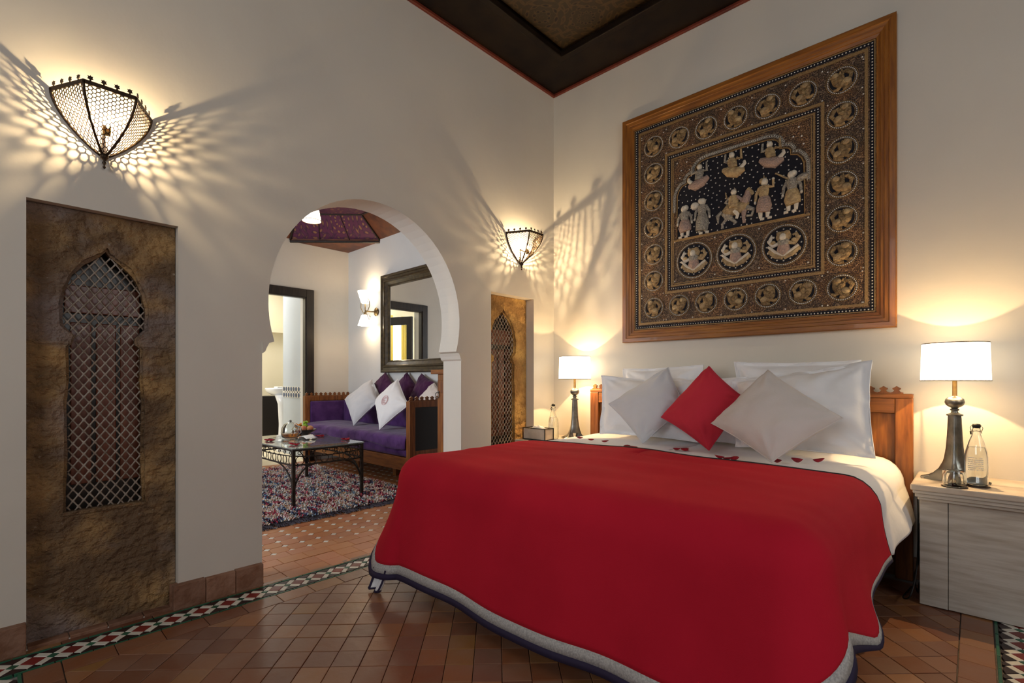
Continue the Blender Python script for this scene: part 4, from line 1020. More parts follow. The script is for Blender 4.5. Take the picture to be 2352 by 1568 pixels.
# relief helpers: padded shapes that bulge out of the cloth
def dome(g,a,b,ra,rb,rot,h0,hh,k,n=14):
    vs=[]
    for m_ in range(4):
        t=m_/3; s=cos(t*PI/2*.86) if m_ else 1
        for i in range(n):
            q=2*PI*i/n; x,z=ra*s*cos(q),rb*s*sin(q); x,z=x*cos(rot)-z*sin(rot),x*sin(rot)+z*cos(rot)
            vs.append(K(a+x,b+z,h0+(hh*sin(t*PI/2) if m_ else -.002)))
    g.add(vs,[(m_*n+i,m_*n+(i+1)%n,(m_+1)*n+(i+1)%n,(m_+1)*n+i) for m_ in range(3) for i in range(n)]+[tuple(range(3*n,4*n))],k)
def limb(g,pts,rs,h0,k):
    vs=[];n=6; P=[Vector(p) for p in pts]
    for i,p in enumerate(P):
        t=(P[min(i+1,len(P)-1)]-P[max(i-1,0)]).normalized(); nn=Vector((-t.y,t.x)); r=rs[i]
        for j in range(n):
            a=PI*j/(n-1); q=p+nn*r*cos(a); vs.append(K(q.x,q.y,h0+r*.75*sin(a)))
    g.add(vs,[(i*n+j,i*n+j+1,(i+1)*n+j+1,(i+1)*n+j) for i in range(len(P)-1) for j in range(n-1)]+[tuple(range(n)),tuple(range((len(P)-1)*n,len(P)*n))],k)
FM=['creampad','rosepad','silverpad','tanpad']; H0=.013
def crown(g,a,b,s,k=3):
    for dx,hh in((-.6,.9),(0,1.7),(.6,.9)): limb(g,[(a+dx*s,b),(a+dx*s*1.1,b+hh*s)],[s*.36,s*.06],H0,k)
def fig(name_label,build):
    g=G(); build(g); g.build('figure',FM,tp,smooth=55,label=name_label)
def standing(a,b,H,f,head='cloth',prop=None,robe=1,top=2,long=False):
    def B(g):
        for s in(-1,1): limb(g,[(a+s*.022,b+.004),(a+s*.022+.024*f,b+.002)],[.010,.008],H0,0)
        for s in(-1,1): limb(g,[(a+s*.020,b+.006),(a+s*.022,b+H*.2)],[.010,.014],H0,0 if not long else robe)
        z0=b+(H*.07 if long else H*.16)
        limb(g,[(a-.006*f,z0),(a,b+H*.30),(a,b+H*.48),(a,b+H*.56)],[.040 if not long else .042,.047,.036,.024],H0,robe)
        limb(g,[(a,b+H*.52),(a,b+H*.66),(a,b+H*.78)],[.025,.032,.026],H0+.004,top)
        for s in(-1,1):
            e=(a+s*.050,b+H*.60)
            if prop=='raise' and s==f: limb(g,[(a+s*.024,b+H*.75),(a+s*.055,b+H*.72),(a+s*.055,b+H*.88)],[.011,.010,.008],H0+.004,top); dome(g,a+s*.055,b+H*.9,.009,.009,0,H0+.004,.008,0)
            elif prop=='fold': limb(g,[(a+s*.024,b+H*.75),(a+s*.046,b+H*.64),(a-s*.0,b+H*.66)],[.011,.010,.008],H0+.008,top)
            else:
                limb(g,[(a+s*.024,b+H*.75),(a+s*.046,b+H*.60),(a+s*.050,b+H*.44)],[.012,.010,.008],H0+.004,top); dome(g,a+s*.051,b+H*.42,.008,.011,0,H0+.004,.008,0)
        dome(g,a+.004*f,b+H*.87,.021,.026,0,H0+.004,.020,0)
        dome(g,a-.010*f,b+H*.90,.018,.020,0,H0+.003,.020,0 if head=='cloth' else 3)
        if head=='crown': crown(g,a,b+H*.93,.018)
        if prop=='ball': dome(g,a-.050*f,b+H*.80,.030,.028,0,H0+.004,.02,0)
        if prop=='pole': limb(g,[(a+.01,b+H*.70),(a-.09,b+H*1.0)],[.006,.005],H0+.014,3); dome(g,a+.055,b+H*.76,.04,.022,.3,H0+.002,.02,2)
    return B
fig('standing woman in a rose skirt, far left',standing(.488,.722,.225,-1,robe=1,top=2))
fig('standing figure in a long robe with round bundle',standing(.612,.725,.245,1,prop='ball',robe=2,top=2,long=True))
fig('standing crowned figure with folded arms and raised hand',standing(1.005,.735,.265,1,head='crown',prop='raise',robe=1,top=3))
fig('standing figure in a brown striped skirt with a pole over the shoulder, far right',standing(1.165,.745,.255,-1,prop='pole',robe=3,top=2))
def horse(g):
    a,b=.83,.725
    limb(g,[(a-.075,b+.105),(a-.05,b+.118),(a,b+.105),(a+.045,b+.12),(a+.07,b+.15)],[.020,.038,.032,.038,.026],H0,3)
    limb(g,[(a+.055,b+.14),(a+.078,b+.185),(a+.082,b+.215)],[.032,.024,.018],H0+.002,1); limb(g,[(a+.078,b+.222),(a+.105,b+.195),(a+.112,b+.18)],[.017,.012,.009],H0+.004,3)
    limb(g,[(a-.07,b+.10),(a-.055,b+.06),(a-.085,b+.03),(a-.08,b+.0)],[.022,.013,.009,.009],H0,2); limb(g,[(a-.05,b+.09),(a-.02,b+.05),(a+.008,b+.02)],[.022,.012,.009],H0,2)
    limb(g,[(a+.055,b+.10),(a+.052,b+.05),(a+.056,b+.01)],[.02,.011,.010],H0,1); limb(g,[(a+.065,b+.11),(a+.115,b+.085),(a+.10,b+.05),(a+.07,b+.055)],[.020,.012,.009,.008],H0,2)
    limb(g,[(a-.085,b+.115),(a-.115,b+.09),(a-.11,b+.04)],[.012,.014,.004],H0,2)
    limb(g,[(a+.0,b+.10),(a+.02,b+.07),(a+.012,b+.045)],[.016,.012,.009],H0+.014,0)
    limb(g,[(a-.005,b+.12),(a-.008,b+.165),(a-.008,b+.20)],[.032,.034,.024],H0+.012,3)
    for s in(-1,1): limb(g,[(a-.008+s*.02,b+.19),(a-.008+s*.05,b+.165),(a+.01+s*.035,b+.145)],[.012,.010,.008],H0+.014,2 if s<0 else 1)
    dome(g,a-.006,b+.222,.018,.021,0,H0+.012,.018,0); crown(g,a-.006,b+.235,.014); limb(g,[(a-.05,b+.19),(a-.06,b+.235)],[.006,.003],H0+.01,3)
fig('crowned rider on a prancing horse',horse)
def flying(a,b,f,wide=.06,m1=1,m2=3):
    def B(g):
        limb(g,[(a-.075*f,b-.045),(a-.03*f,b-.052),(a+.025*f,b-.035),(a+.065*f,b-.012)],[.012,.036,.034,.014],H0,m1)
        limb(g,[(a-.05*f,b-.03),(a-.075*f,b-.005),(a-.07*f,b+.01)],[.015,.012,.009],H0+.002,0)
        limb(g,[(a-.005*f,b-.02),(a+.005*f,b+.025),(a+.005*f,b+.045)],[.026,.030,.022],H0+.006,m2)
        limb(g,[(a-.018,b+.04),(a-.05,b+.035),(a-.046,b+.085)],[.011,.010,.007],H0+.006,2); limb(g,[(a+.025,b+.04),(a+.055,b+.03),(a+.052,b+.09)],[.011,.010,.006],H0+.006,m2)
        dome(g,a+.005*f,b+.066,.018,.021,0,H0+.006,.018,0); crown(g,a+.005*f,b+.078,.014)
        limb(g,[(a+.03*f,b-.05),(a-.01*f,b-.065),(a-.045*f,b-.06)],[.010,.014,.006],H0+.004,3)
    return B
fig('kneeling crowned figure floating at upper left',flying(.590,1.115,1,m1=1,m2=2)); fig('kneeling crowned figure floating at top centre',flying(.815,1.130,-1,m1=3,m2=3))
fig('kneeling winged figure floating at upper right',flying(1.045,1.125,-1,m1=1,m2=3))
g=G(); rs=random.Random(3); pts=[]
for i in range(2600):
    a,b=rs.uniform(.44,1.22),rs.uniform(.72,1.22)
    if not inpoly(pan,a,b) or any((a-p)**2+(b-q)**2<.028**2 for p,q in pts): continue
    pts.append((a,b)); bead(g,a,b,.013,.0048)
g.build('sequins','sequin',tp,fix=False,kind='stuff')
g=G()
for a in [.152+.0975*2*i for i in range(8)]:
    for b in (.152,.328,1.36,1.532): bead(g,a,b,.011,.005)
for b in [.152+.0975*2*i for i in range(8)]:
    for a in (.152,.326,1.35,1.522): bead(g,a,b,.011,.005)
for a,b in((.43,1.26),(.46,1.20),(.45,1.15),(.52,1.19),(.50,1.25),(1.20,1.25),(1.17,1.20),(1.215,1.19),(1.225,1.14),(.412,.70),(.695,.68),(.695,.43),(.975,.43),(.975,.68),(1.25,.69),(1.25,.42),(.412,.42)): bead(g,a,b,.011,.006)
g.build('sequins','sequin',tp,fix=False,kind='stuff')
# medallions
def disc(R,name_m,h=.012):
    g=G(); g.prism([(R*cos(2*PI*i/40),R*sin(2*PI*i/40)) for i in range(40)],lambda a,b,d:(a,-d,b),0,h); return g.mesh('medallion',name_m)
def rim(R):
    g=G(); g.tube([(R*cos(2*PI*i/40),-.010,R*sin(2*PI*i/40)) for i in range(40)],.0024,5,closed=True); g.tube([((R+.017)*cos(2*PI*i/40),-.010,(R+.017)*sin(2*PI*i/40)) for i in range(40)],.0018,5,closed=True); return g.mesh('gold_cord','goldcord',smooth=True)
def beads_(R,n):
    g=G()
    for j in range(n):
        q=2*PI*j/n; a,b=(R+.009)*cos(q),(R+.009)*sin(q); r=.0044
        vs=[(a+r*cos(PI/3*i),-.010,b+r*sin(PI/3*i)) for i in range(6)]+[(a,-.0145,b)]; g.add(vs,[(i,(i+1)%6,6) for i in range(6)])
    return g.mesh('sequin_ring','sequin',fix=False)
d1,r1,b1=disc(.062,'velvet'),rim(.062),beads_(.062,42)
Ksave=K
K=lambda a,b,h:(a,-h,b)
H0=.010
def creature(v):
    rs=random.Random(v); g=G(); f=1 if v%3 else -1
    limb(g,[(-.034*f,-.022),(-.016*f,-.020),(.012*f,-.010),(.024*f,.004)],[.017,.023,.022,.018],H0,0)
    limb(g,[(.020*f,.0),(.026*f,.022),(.020*f,.034)],[.018,.014,.013],H0+.003,0); dome(g,.018*f,.030,.016,.014,.4*f,H0+.006,.013,1)
    limb(g,[(.030*f,.036),(.040*f,.028)],[.008,.005],H0+.005,0)
    limb(g,[(-.030*f,-.010),(-.040*f,.010),(-.026*f,.030),(-.010*f,.034),(-.012*f,.020)],[.008,.009,.010,.008,.005],H0+.002,0)
    limb(g,[(.010*f,-.022),(.024*f,-.034),(.040*f,-.030)],[.010,.008,.006],H0+.003,0); limb(g,[(-.026*f,-.034),(-.008*f,-.044),(.006*f,-.042)],[.010,.008,.006],H0+.003,0)
    dome(g,-.016*f,-.016,.020,.016,.3*f,H0+.006,.014,1); dome(g,.002*f,.004,.014,.022,.5*f,H0+.006,.012,0)
    limb(g,[(-.008,.012),(.0,.026),(.004,.044)],[.010,.008,.003],H0+.003,0); limb(g,[(.004,.010),(.012,.046)],[.008,.003],H0+.003,0)
    return g.mesh('motif',['tanbrown','tanpad'],smooth=60)
M['tanbrown']=mat('tan_gold_quilting',(.38,.25,.11),(.15,.09,.04),scale=70,rough=.5,metal=.2,bump=1,bscale=80,rand=.25,dist=.014)
cm_=[creature(v) for v in range(3)]
def seated():
    g=G()
    limb(g,[(.0,-.070),(.045,-.048),(.080,-.020)],[.014,.018,.013],H0,2); limb(g,[(.0,-.070),(-.045,-.050),(-.072,-.020)],[.014,.018,.013],H0,2)
    limb(g,[(.0,-.060),(.04,-.036),(.075,-.012)],[.007,.008,.007],H0+.010,0); limb(g,[(.0,-.060),(-.04,-.036),(-.068,-.008),(-.078,.0)],[.007,.008,.007,.006],H0+.010,0)
    limb(g,[(0,-.062),(.0,-.030),(.0,.0)],[.012,.036,.028],H0+.004,1)
    for s in(-1,1):
        limb(g,[(s*.02,.012),(s*.055,.0),(s*.072,.028),(s*.060,.052),(s*.045,.046)],[.011,.012,.012,.010,.006],H0+.004,2 if s>0 else 0)
        for k in range(4): limb(g,[(s*(.03+.012*k),-.058+.008*k),(s*(.045+.013*k),-.070+.010*k)],[.006,.003],H0,2)
        dome(g,s*.052,.018,.014,.012,0,H0+.008,.010,2)
    limb(g,[(0,-.004),(0,.018),(.0,.03)],[.026,.032,.026],H0+.006,3)
    dome(g,0,.045,.040,.032,0,H0+.004,.018,2); dome(g,0,.040,.018,.022,0,H0+.020,.012,0); dome(g,.02,.062,.016,.014,0,H0+.014,.010,2); dome(g,-.02,.062,.014,.012,0,H0+.014,.010,2)
    return g.mesh('motif',['creampad','rosepad','tanpad','silverpad'],smooth=60)
GX=[.249,.444,.637,.831,1.025,1.222,1.421]; GZ=[.247,.446,.642,.841,1.038,1.240,1.440]
cnt=0
for i,a in enumerate(GX):
    for j,b in enumerate(GZ):
        if 0<i<6 and 0<j<6: continue
        o=inst('medallion',d1,tp,(TX+a,HY-.004,TZ+b)); cnt+=1
        for nm,me in(('gold_cord',r1),('sequin_ring',b1),('motif',cm_[(i*2+j)%3])):
            c=bpy.data.objects.new(nm,me); C.objects.link(c); c.parent=o
            if nm=='motif': c.rotation_euler.y=random.uniform(-.25,.25); c.scale=(1.25,1,1.25)
d2,r2,b2_,sm=disc(.112,'velvet'),rim(.112),beads_(.112,76),seated(); K=Ksave
gs=G()
for k in range(16):
    q=2*PI*k/16; a,b=.097*cos(q),.097*sin(q); r=.005; gs.add([(a+r*cos(PI/3*i),-.012,b+r*sin(PI/3*i)) for i in range(6)]+[(a,-.016,b)],[(i,(i+1)%6,6) for i in range(6)])
ss=gs.mesh('inner_sequins','sequin',fix=False)
for a in(.553,.833,1.118):
    o=inst('large_medallion',d2,tp,(TX+a,HY-.004,TZ+.549))
    for nm,me in(('gold_cord',r2),('sequin_ring',b2_),('inner_sequins',ss),('motif',sm)):
        c=bpy.data.objects.new(nm,me); C.objects.link(c); c.parent=o
        if nm=='motif': c.scale=(1.12,1,1.12)
# ---------------------------------------------------------------- sitting room: rug
def inrug(x,y): return True
rx0,rx1,ry0,ry1=-6.0,-3.68,1.22,2.72
rugt=thing('rag_rug','shaggy multicoloured rag rug on the sitting room floor','rug',((rx0+rx1)/2,(ry0+ry1)/2,0))
g=G(); 
def rg(u,v): 
    e=min(u,1-u,v,1-v); return (rx0+(rx1-rx0)*u,ry0+(ry1-ry0)*v+.02*sin(u*9),.004+.014*min(1,e*30))
g.grid(rg,40,30); g.build('woven_base','rug',rugt)
g=G(); rs=random.Random(5)
for i in range(16000):
    x,y=rs.uniform(rx0,rx1),rs.uniform(ry0,ry1)
    if x<-4.9 and rs.random()<.35: continue
    row=int((y-ry0)/.05); rs2=random.Random(row*31+int(x/.16)*7)
    a=rs.uniform(0,2*PI); l=rs.uniform(.022,.045); w_=.0055; z=.016; dx,dy=cos(a),sin(a); hz=rs.uniform(.008,.026)
    p=[(x-dy*w_,y+dx*w_,z),(x+dy*w_,y-dx*w_,z),(x+dx*l*.5+dy*w_,y+dy*l*.5-dx*w_,z+hz),(x+dx*l*.5-dy*w_,y+dy*l*.5+dx*w_,z+hz),(x+dx*l+dy*w_*.6,y+dy*l-dx*w_*.6,z+hz*.4),(x+dx*l-dy*w_*.6,y+dy*l+dx*w_*.6,z+hz*.4)]
    g.add(p,[(0,1,2,3),(3,2,4,5)])
g.build('pile','rug',rugt,fix=False,kind='stuff')
g=G()
for i in range(520):
    x=rx1-.01+rs.uniform(-.02,.01); y=rs.uniform(ry0,ry1); l=rs.uniform(.04,.10); b=rs.uniform(-.04,.04)
    g.tube([(x,y,.014),(x+l*.5,y+b,.010),(x+l,y+b*1.6,.005)],.0028,3,cap=False)
for i in range(120):
    y=ry0+rs.uniform(-.005,.02); x=rs.uniform(rx0,rx1); l=rs.uniform(.03,.06); g.tube([(x,y,.013),(x+rs.uniform(-.02,.02),y-l,.005)],.0028,3,cap=False)
g.build('fringe','fringe',rugt,fix=False,kind='stuff')
# ---------------------------------------------------------------- sofa
SX0,SX1,SF,SB=-6.30,-3.95,2.77,3.41
so=thing('sofa','wooden bench sofa with purple velvet seat and crested arms against the back wall','sofa',((SX0+SX1)/2,3.09,0))
for x in(SX0,SX1-.065):
    G().box(x,SF,.0,x+.065,SF+.065,.845).build('front_post','walnut',so,bevel=.004)
    G().box(x,SB-.065,.0,x+.065,SB,.845).build('rear_post','walnut',so,bevel=.004)
    G().box(x+.006,SF+.065,.30,x+.05,SB-.065,.36).build('arm_rail','walnut',so,bevel=.003)
    G().box(x+.003,SF+.065,.785,x+.06,SB-.065,.845).build('arm_rail','walnut',so,bevel=.003)
    G().box(x+.02,SF+.065,.36,x+.045,SB-.065,.785).build('arm_panel','blackpanel' if x>-5 else 'walnut',so)
    if x<-5: G().box(x+.045,SF+.07,.40,x+.085,SB-.07,.78).build('arm_upholstery','purple',so,bevel=.015)
    else: G().box(x-.02,SF+.07,.50,x+.02,SB-.07,.78).build('arm_upholstery','purple',so,bevel=.015)
    n=10
    g=G(); g.prism([(a*1.12,b*1.15) for a,b in crestpiece()],lambda a,b,h:(h,a,b),0,.018); cme=g.mesh('crest_finial','walnut')
    for i in range(n): inst('crest_finial',cme,so,(x+.024,SF+.035+i*(SB-SF-.07)/(n-1),.844))
G().box(SX0+.065,SF+.008,.165,SX1-.065,SF+.055,.295).build('front_rail','walnut_x',so,bevel=.004)
G().box(SX0+.065,SB-.05,.165,SX1-.065,SB-.01,.80).build('back_board','walnut_x',so)
for x in(-5.5,-4.7): G().box(x,SF+.3,0,x+.06,SF+.36,.17).build('leg','walnut',so)
G().box(SX0+.07,SF+.012,.295,SX1-.07,SB-.06,.465).build('seat_base','purple',so,bevel=.03)
g=G()
def seatf(u,v):
    x=SX0+.07+(SX1-SX0-.14)*u; 
    if v<.18: y=SF-.006+.010*nz(x*3,v*9); z=.385+.10*(v/.18)+.018*sin(x*6.3)*(1-v/.18)+.012*nz(x*9,0,2)
    else:
        t=(v-.18)/.82; y=SF+(SB-.07-SF)*t; z=.487+.028*max(0,sin(PI*t))**.4+.010*nz(x*5,t*6,1)*(1-t*.5)
    return (x,y,z)
g.grid(seatf,110,30); g.build('seat_throw','purple',so,smooth=True,solid=.012)
G().box(SX0+.08,SB-.13,.50,SX1-.08,SB-.05,.78).build('back_cushion','purple',so,bevel=.03)
P_=pillow
P_('sofa_cushion','aubergine',[(-5.34,3.385,1.150),(-5.10,3.36,.97),(-5.142,3.27,.70),(-5.50,3.32,1.01)],.10,'aubergine velvet cushion at the left of the sofa, behind the plain white one','cushion','sofa cushions',seed=22)
P_('sofa_cushion','aubergine',[(-4.884,3.385,1.145),(-4.62,3.36,.95),(-4.66,3.27,.70),(-4.983,3.32,1.02)],.10,'aubergine velvet cushion in the middle of the sofa, behind the emblem cushion','cushion','sofa cushions',seed=23)
P_('sofa_cushion','aubergine',[(-4.60,3.385,1.128),(-4.315,3.35,1.025),(-4.36,3.25,.74),(-4.66,3.27,.86)],.10,'rightmost aubergine velvet cushion on the sofa','cushion','sofa cushions',seed=24)
P_('sofa_cushion','beige_cush',[(-4.258,3.30,1.022),(-4.02,3.24,.90),(-4.12,3.12,.70),(-4.40,3.20,.85)],.10,'pale cushion showing its tip above the right sofa arm','cushion','sofa cushions',seed=25)
P_('sofa_cushion','grey_cush',[(-5.429,3.25,1.066),(-5.120,3.14,.800),(-5.301,2.93,.520),(-5.765,3.06,.814)],.14,'plain pale grey cushion leaning at the left of the sofa','cushion','sofa cushions',seed=26)
e=P_('sofa_cushion','linen',[(-4.696,3.13,1.065),(-4.27,2.98,.796),(-4.602,2.84,.525),(-4.929,2.99,.824)],.14,'white cushion with pink round emblem leaning in the middle of the sofa','cushion','sofa cushions',seed=27)
ux=Vector((.659,-.01,-.028)).normalized(); uz=Vector((-.094,.29,.54)).normalized(); n_=ux.cross(uz).normalized(); n_=-n_ if n_.y>0 else n_; ec=Vector((-4.624,2.985,.80))+n_*.076
M['pink']=mat('pink_thread',(.72,.42,.43),rough=.7)
g=G()
for R in(.056,.044): g.tube([ec+ux*R*cos(2*PI*i/28)+uz*R*1.0*sin(2*PI*i/28) for i in range(28)],.0022,5,closed=True)
g.tube([ec+ux*.03*cos(a)+uz*.032*sin(a) for a in [i*.3 for i in range(3,19)]],.0026,5); g.tube([ec-ux*.02-uz*.005,ec+ux*.02-uz*.005],.0026,5); g.tube([ec-ux*.004-uz*.03,ec-ux*.004+uz*.03],.0026,5)
g.build('emblem','pink',e,smooth=True,label='pink embroidered round emblem')
# ---------------------------------------------------------------- coffee table
CX0,CX1,CY0,CY1=-5.16,-4.04,1.70,2.31
ct=thing('coffee_table','black wrought iron coffee table with glass top and scrollwork','coffee table',((CX0+CX1)/2,2.0,.018))
cor=[(CX0,CY0),(CX1,CY0),(CX1,CY1),(CX0,CY1)]
for (x,y) in cor: G().box(x-.013,y-.013,.018,x+.013,y+.013,.482).build('leg','iron',ct,bevel=.003)
for k in range(4):
    a,b=Vector((*cor[k],0)),Vector((*cor[(k+1)%4],0)); d=(b-a).normalized(); L=(b-a).length
    nrm=Vector((d.y,-d.x,0))
    def bow(t,z,am=.012): return a+d*(L*t)+nrm*(am*4*t*(1-t))+Vector((0,0,z))
    for nm,z,am in(('top_rail',.476,.02),('lower_rail',.355,.02),('middle_rail',.432,.0)):
        g=G(); g.tube([bow(t/14,z-(.02*4*t/14*(1-t/14) if nm=='middle_rail' else 0),am) for t in range(15)],.0075 if nm!='middle_rail' else .005,6); g.build(nm,'iron',ct,smooth=True)
    n=int(L/.095)
    for i in range(n):
        t=(i+.5)/n; c=bow(t,.392,.016); g=G(); g.tube([c+d*.034*cos(2*PI*q/18)+Vector((0,0,.036*sin(2*PI*q/18))) for q in range(18)],.0035,5,closed=True); g.build('scroll_ring','iron',ct,smooth=True)
        g=G(); c2_=bow(t,.452,.016); g.tube([c2_+d*(.030-.0012*q)*cos(q*.5)*.8+Vector((0,0,(.018-.0006*q)*sin(q*.5))) for q in range(16)],.003,5); g.build('scroll','iron',ct,smooth=True)
    for s in(0,1):
        g=G(); pts=[]
        for q in range(11):
            t=q/10; u=(.27*(t**2.2)); z=.05+.30*(1-(1-t)**1.6)
            pts.append(bow(u if s==0 else 1-u,z,.01))
        g.tube(pts,.0065,6); g.build('brace','iron',ct,smooth=True)
G().prism([(CX0-.02,CY0-.02),( (CX0+CX1)/2,CY0-.05),(CX1+.02,CY0-.02),(CX1+.045,(CY0+CY1)/2),(CX1+.02,CY1+.02),(CX0-.02,CY1+.02)],fz,.484,.494).build('glass_top','gglass',ct,bevel=.002)
zt=.4945
db=thing('glass_teapot','clear glass dome-lidded teapot on the coffee table','teapot',(-4.80,1.99,zt))
g=G(); g.lathe([(.05,0),(.075,.01),(.085,.05),(.078,.10),(.055,.135),(.02,.15),(.0,.152),(.0,.148),(.018,.146),(.052,.131),(.074,.098),(.081,.05),(.071,.013),(.0,.006)],(-4.80,1.99,zt),28); g.build('glass_body','glass',db,smooth=True)
g=G(); g.lathe([(0,.008),(.069,.014),(.078,.045),(.0,.046)],(-4.80,1.99,zt),24); g.build('tea','amber',db,smooth=50)
g=G(); g.ell((-4.80,1.99,zt+.162),.013,.013,.012); g.tube([(-4.80,1.99,zt+.148),(-4.80,1.99,zt+.156)],.006,8); g.build('lid_knob','pewter',db,smooth=True)
g=G(); g.tube([(-4.72,2.02,zt+.12),(-4.68,2.035,zt+.11),(-4.675,2.04,zt+.06),(-4.72,2.02,zt+.03)],.005,6); g.build('handle','pewter',db,smooth=True)
jr=thing('tea_jar','glass jar of amber tea beside the teapot','jar',(-4.90,2.10,zt))
g=G(); g.lathe([(.042,0),(.046,.01),(.047,.075),(.03,.10),(.0,.115),(.0,.111),(.028,.097),(.0435,.073),(.043,.012),(0,.005)],(-4.90,2.095,zt),24); g.build('glass_body','glass',jr,smooth=True)
g=G(); g.lathe([(0,.006),(.042,.011),(.0432,.062),(0,.063)],(-4.90,2.095,zt),20); g.build('tea','amber',jr,smooth=50)
bw=(-5.03,2.235,zt); g=G(); g.lathe([(.03,0),(.035,.006),(.075,.022),(.115,.05),(.118,.052),(.112,.052),(.07,.027),(.0,.014)],bw,28); tag(g.build('fruit_bowl','darkbowl',smooth=True),'shallow dark fruit bowl on the coffee table','bowl')
rs=random.Random(2)
for i in range(16):
    q=rs.uniform(0,2*PI); r=rs.uniform(0,.030); lz=.085+.017*(i//6)+rs.uniform(0,.006)
    g=G(); g.ell((bw[0]+.005+r*cos(q),bw[1]-.005+r*sin(q),zt+lz),.0125,.0125,.014,10,7); tag(g.build('grape','greenf',smooth=True),'green grape heaped on top of the fruit bowl','grape','green grapes in the bowl')
for dx,dy,l in((.045,-.035,'rosy peach at the front right of the fruit bowl'),(.070,.02,'second peach at the right rim of the fruit bowl')):
    g=G(); g.ell((bw[0]+dx,bw[1]+dy,zt+.062),.034,.034,.031,14,10); tag(g.build('peach','peach',smooth=True),l,'fruit')
g=G(); g.ell((bw[0]-.02,bw[1]+.03,zt+.055),.036,.036,.033,14,10); tag(g.build('plum','aubergine',smooth=True),'dark plum under the grapes in the bowl','fruit')
g=G()
for i in range(16):
    a=i*2.4; r=.008+.0018*i; c=Vector((bw[0]-.065,bw[1]-.03,zt+.078)); d=Vector((cos(a),sin(a)*.9,.5+.4*sin(i))).normalized(); g.obox(c+d*r*1.1,d,d.orthogonal(),d.cross(d.orthogonal()),.013,.006,.0015)
g.tube([(bw[0]-.065,bw[1]-.03,zt+.075),(bw[0]-.055,bw[1]-.02,zt+.03)],.003,5); tag(g.build('orange_flower','orangef'),'small orange flower at the left rim of the bowl','flower')
npk=thing('napkin_plate','white folded napkin on a small glass plate','napkin',(-4.62,2.07,zt))
g=G(); g.lathe([(.08,0),(.1,.006),(.102,.009),(.078,.006),(0,.005)],(-4.62,2.07,zt),28); g.build('plate','glass',npk,smooth=True)
g=G(); g.grid(lambda u,v:(-4.72+.20*u,2.03+.09*v+.01*sin(u*5),zt+.011+.028*max(0,sin(PI*u))**.6*(.5+.5*v)*(1-.3*sin(u*12+v*3)**2)),18,10); g.build('folded_napkin','paper',npk,smooth=True,solid=.004)
g=G(); g.ell((-4.885,1.84,zt+.004),.014,.02,.004,12,6); g.tube([(-4.885,1.86,zt+.005),(-4.90,1.92,zt+.009),(-4.91,1.95,zt+.004)],.0022,6); tag(g.build('teaspoon','pewter',smooth=True),'small metal spoon left of the teapot','spoon')
for i,(x,y,w) in enumerate([(-4.70,1.76,'table edge nearest the camera, left'),(-4.25,1.80,'front table corner'),(-4.70,2.24,'glass beyond the napkin'),(-4.27,2.28,'right table corner')]):
    for k,(dx,dy) in enumerate([(-.04,-.01),(-.02,.02),(0,-.015),(.022,.012),(.045,-.005)]):
        petal(x+dx,y+dy,zt,.022,k*1.4+i,['leftmost','second from left','middle','second from right','rightmost'][k]+' red petal of the cluster on the '+w,'petals on the %s'%w)
# ---------------------------------------------------------------- mirror, wall light, pendant, cabinet
mr=thing('wall_mirror','large mirror in a dark moulded gilt frame above the sofa','mirror',(-4.4,SY,1.14))
MX0,MX1,MZ0,MZ1=-5.45,-3.55,1.145,2.36
KM=lambda a,b,h:(a,SY-h,b)
mp_=[(0,0),(0,.05),(.012,.058),(.03,.055),(.036,.045),(.06,.045),(.07,.060),(.085,.062),(.095,.045),(.13,.03),(.14,.034),(.15,.02),(.152,.008)]
W_,H_=MX1-MX0,MZ1-MZ0
for k,((a0,b0),(dx,dz),(nx_,nz_)) in enumerate(sides):
    L=W_ if dx else H_; g=G(); vs=[]
    for e_ in(0,1):
        for ins,hh in mp_:
            t=ins if e_==0 else L-ins; vs.append(KM(MX0+a0*W_+dx*t+nx_*ins,MZ0+b0*H_+dz*t+nz_*ins,hh))
    n=len(mp_); g.add(vs,[(i,i+1,n+i+1,n+i) for i in range(n-1)]); g.build('frame_rail','mframe',mr)
G().prism(rr(MX0+.14,MZ0+.14,MX1-.14,MZ1-.14),KM,.006,.014).build('mirror_glass','mirror',mr)
wl=thing('wall_light','brass scroll wall light with two lit opal glass shades in the sitting room','wall lamp',(-5.66,SY,1.93))
x,y,z=-5.70,SY-.12,1.965
g=G(); g.lathe([(.0,0),(.05,.004),(.055,.012),(.03,.02),(.0,.024)],(0,0,0),20); R=Matrix.Rotation(PI/2,3,'X'); g.v=[tuple(R@Vector(p)+Vector((-5.62,SY,1.93))) for p in g.v]; g.build('back_plate','brass',wl,smooth=True)
g=G(); g.tube([(-5.62,SY-.02,1.93),(-5.66,SY-.07,1.93),(x,y,1.94)],.008,8); g.tube([(x,y,1.83),(x,y,2.04)],.006,8); g.build('arm','brass',wl,smooth=True)
for s in(-1,1):
    g=G(); g.tube([(x+s*.005,y,1.90),(x+s*.06,y,1.93),(x+s*.105,y,1.99),(x+s*.10,y,2.06),(x+s*.07,y,2.09),(x+s*.055,y,2.06),(x+s*.075,y,2.04)],.0045,6); g.build('scroll','brass',wl,smooth=True)
    g=G(); g.tube([(x+s*.005,y,1.93),(x+s*.05,y,1.88),(x+s*.10,y,1.82),(x+s*.12,y,1.86),(x+s*.09,y,1.87)],.0045,6); g.build('scroll','brass',wl,smooth=True)
g=G(); g.lathe([(.045,0),(.05,.01),(.075,.09),(.095,.155),(.091,.155),(.071,.09),(.046,.012),(.0,.006)],(x,y,2.035),28); g.build('glass_shade','opal',wl,smooth=50,label='upward lit opal shade')
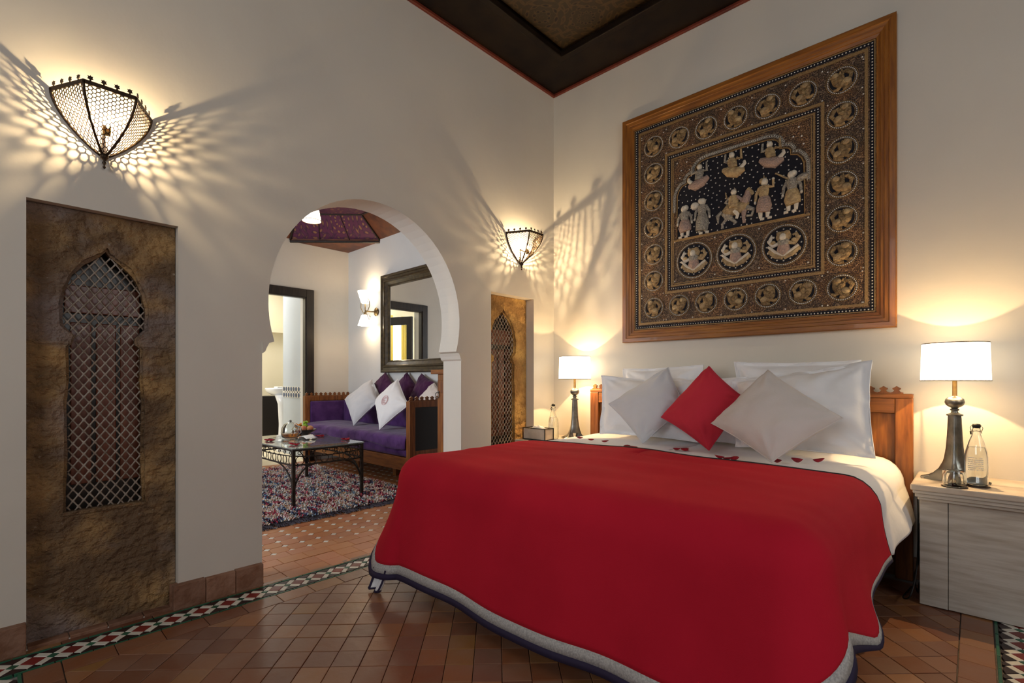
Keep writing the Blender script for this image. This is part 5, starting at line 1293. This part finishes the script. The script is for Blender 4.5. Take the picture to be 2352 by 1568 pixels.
g=G(); g.lathe([(.0,0),(.04,.0),(.05,-.01),(.075,-.09),(.092,-.135),(.088,-.135),(.071,-.09),(.046,-.012)],(x,y,1.885),28); g.build('glass_shade','opal',wl,smooth=50,label='downward lit opal shade')
for dz,P in((.22,3),(-.20,3)):
    l=bpy.data.lights.new('shade_light','POINT'); l.energy=P; l.color=(1,.72,.42); l.shadow_soft_size=.03; o=bpy.data.objects.new('shade_light',l); C.objects.link(o); o.parent=wl; o.location=(x+5.66,-.12,.03+dz)
pd=thing('pendant_lamp','lit white pendant shade hanging from the sitting room ceiling','pendant lamp',(-3.95,1.82,2.30))
px,py,pz=-3.93,1.80,2.345
g=G(); g.lathe([(.072,0),(.068,.04),(.052,.105),(.037,.135),(.034,.135),(.049,.105),(.065,.04),(.069,0)],(px,py,pz),28); g.build('lamp_shade','opal',pd,smooth=40)
g=G()
for k in range(8): a=k*PI/4; g.tube([(px+.073*cos(a),py+.073*sin(a),pz),(px+.069*cos(a),py+.069*sin(a),pz+.04),(px+.038*cos(a),py+.038*sin(a),pz+.135)],.0018,4)
g.tube([(px+.073*cos(2*PI*i/24),py+.073*sin(2*PI*i/24),pz) for i in range(24)],.003,5,closed=True); g.build('wire_ribs','brass',pd,smooth=True)
g=G(); g.tube([(px,py,pz+.15),(px,py,3.15)],.004,6); g.build('cord','black',pd)
l=bpy.data.lights.new('pendant_light','POINT'); l.energy=10; l.color=(1,.80,.56); l.shadow_soft_size=.05; o=bpy.data.objects.new('pendant_light',l); C.objects.link(o); o.location=(px,py,pz-.06)
cb=thing('wooden_cabinet','tall brown wooden cabinet with ring handle just behind the arch jamb','cabinet',(-3.04,2.95,0))
G().box(-3.18,2.50,.0,-2.90,3.40,1.10).build('body','walnut',cb,bevel=.004)
G().box(-3.235,2.47,1.10,-2.895,3.41,1.135).build('top_slab','walnut_x',cb,bevel=.004)
G().box(-3.165,2.485,.06,-2.92,2.50,1.05).build('door','walnut',cb,bevel=.004)
G().box(-3.135,2.478,.12,-2.95,2.487,.95).build('door_panel','walnut',cb,bevel=.004)
g=G(); g.tube([(-3.15+.022*cos(2*PI*i/18),2.470,.93+.022*sin(2*PI*i/18)) for i in range(18)],.0035,6,closed=True); g.ell((-3.15,2.482,.955),.01,.006,.01); g.build('ring_handle','pewter',cb,smooth=True)
vp=thing('potted_plant','potted plant by the bathroom window, seen in the mirror','plant',(-8.22,1.24,0))
g=G(); g.lathe([(.09,.0),(.12,.5),(.13,.95),(.12,.95),(.0,.9)],(-8.22,1.24,0),20); g.build('pot','pot',vp,smooth=40)
for i in range(9):
    a=i*.75; g=G(); d=Vector((cos(a),sin(a),0)); s_=Vector((-sin(a),cos(a),0)); 
    g.grid(lambda u,v:tuple(Vector((-8.22,1.24,.9))+d*(.22*v*v)+s_*(u-.5)*.09*sin(PI*min(1,v+.05))+Vector((0,0,.42*v-.10*v*v))),4,8); g.build('leaf','leaf',vp,smooth=True)
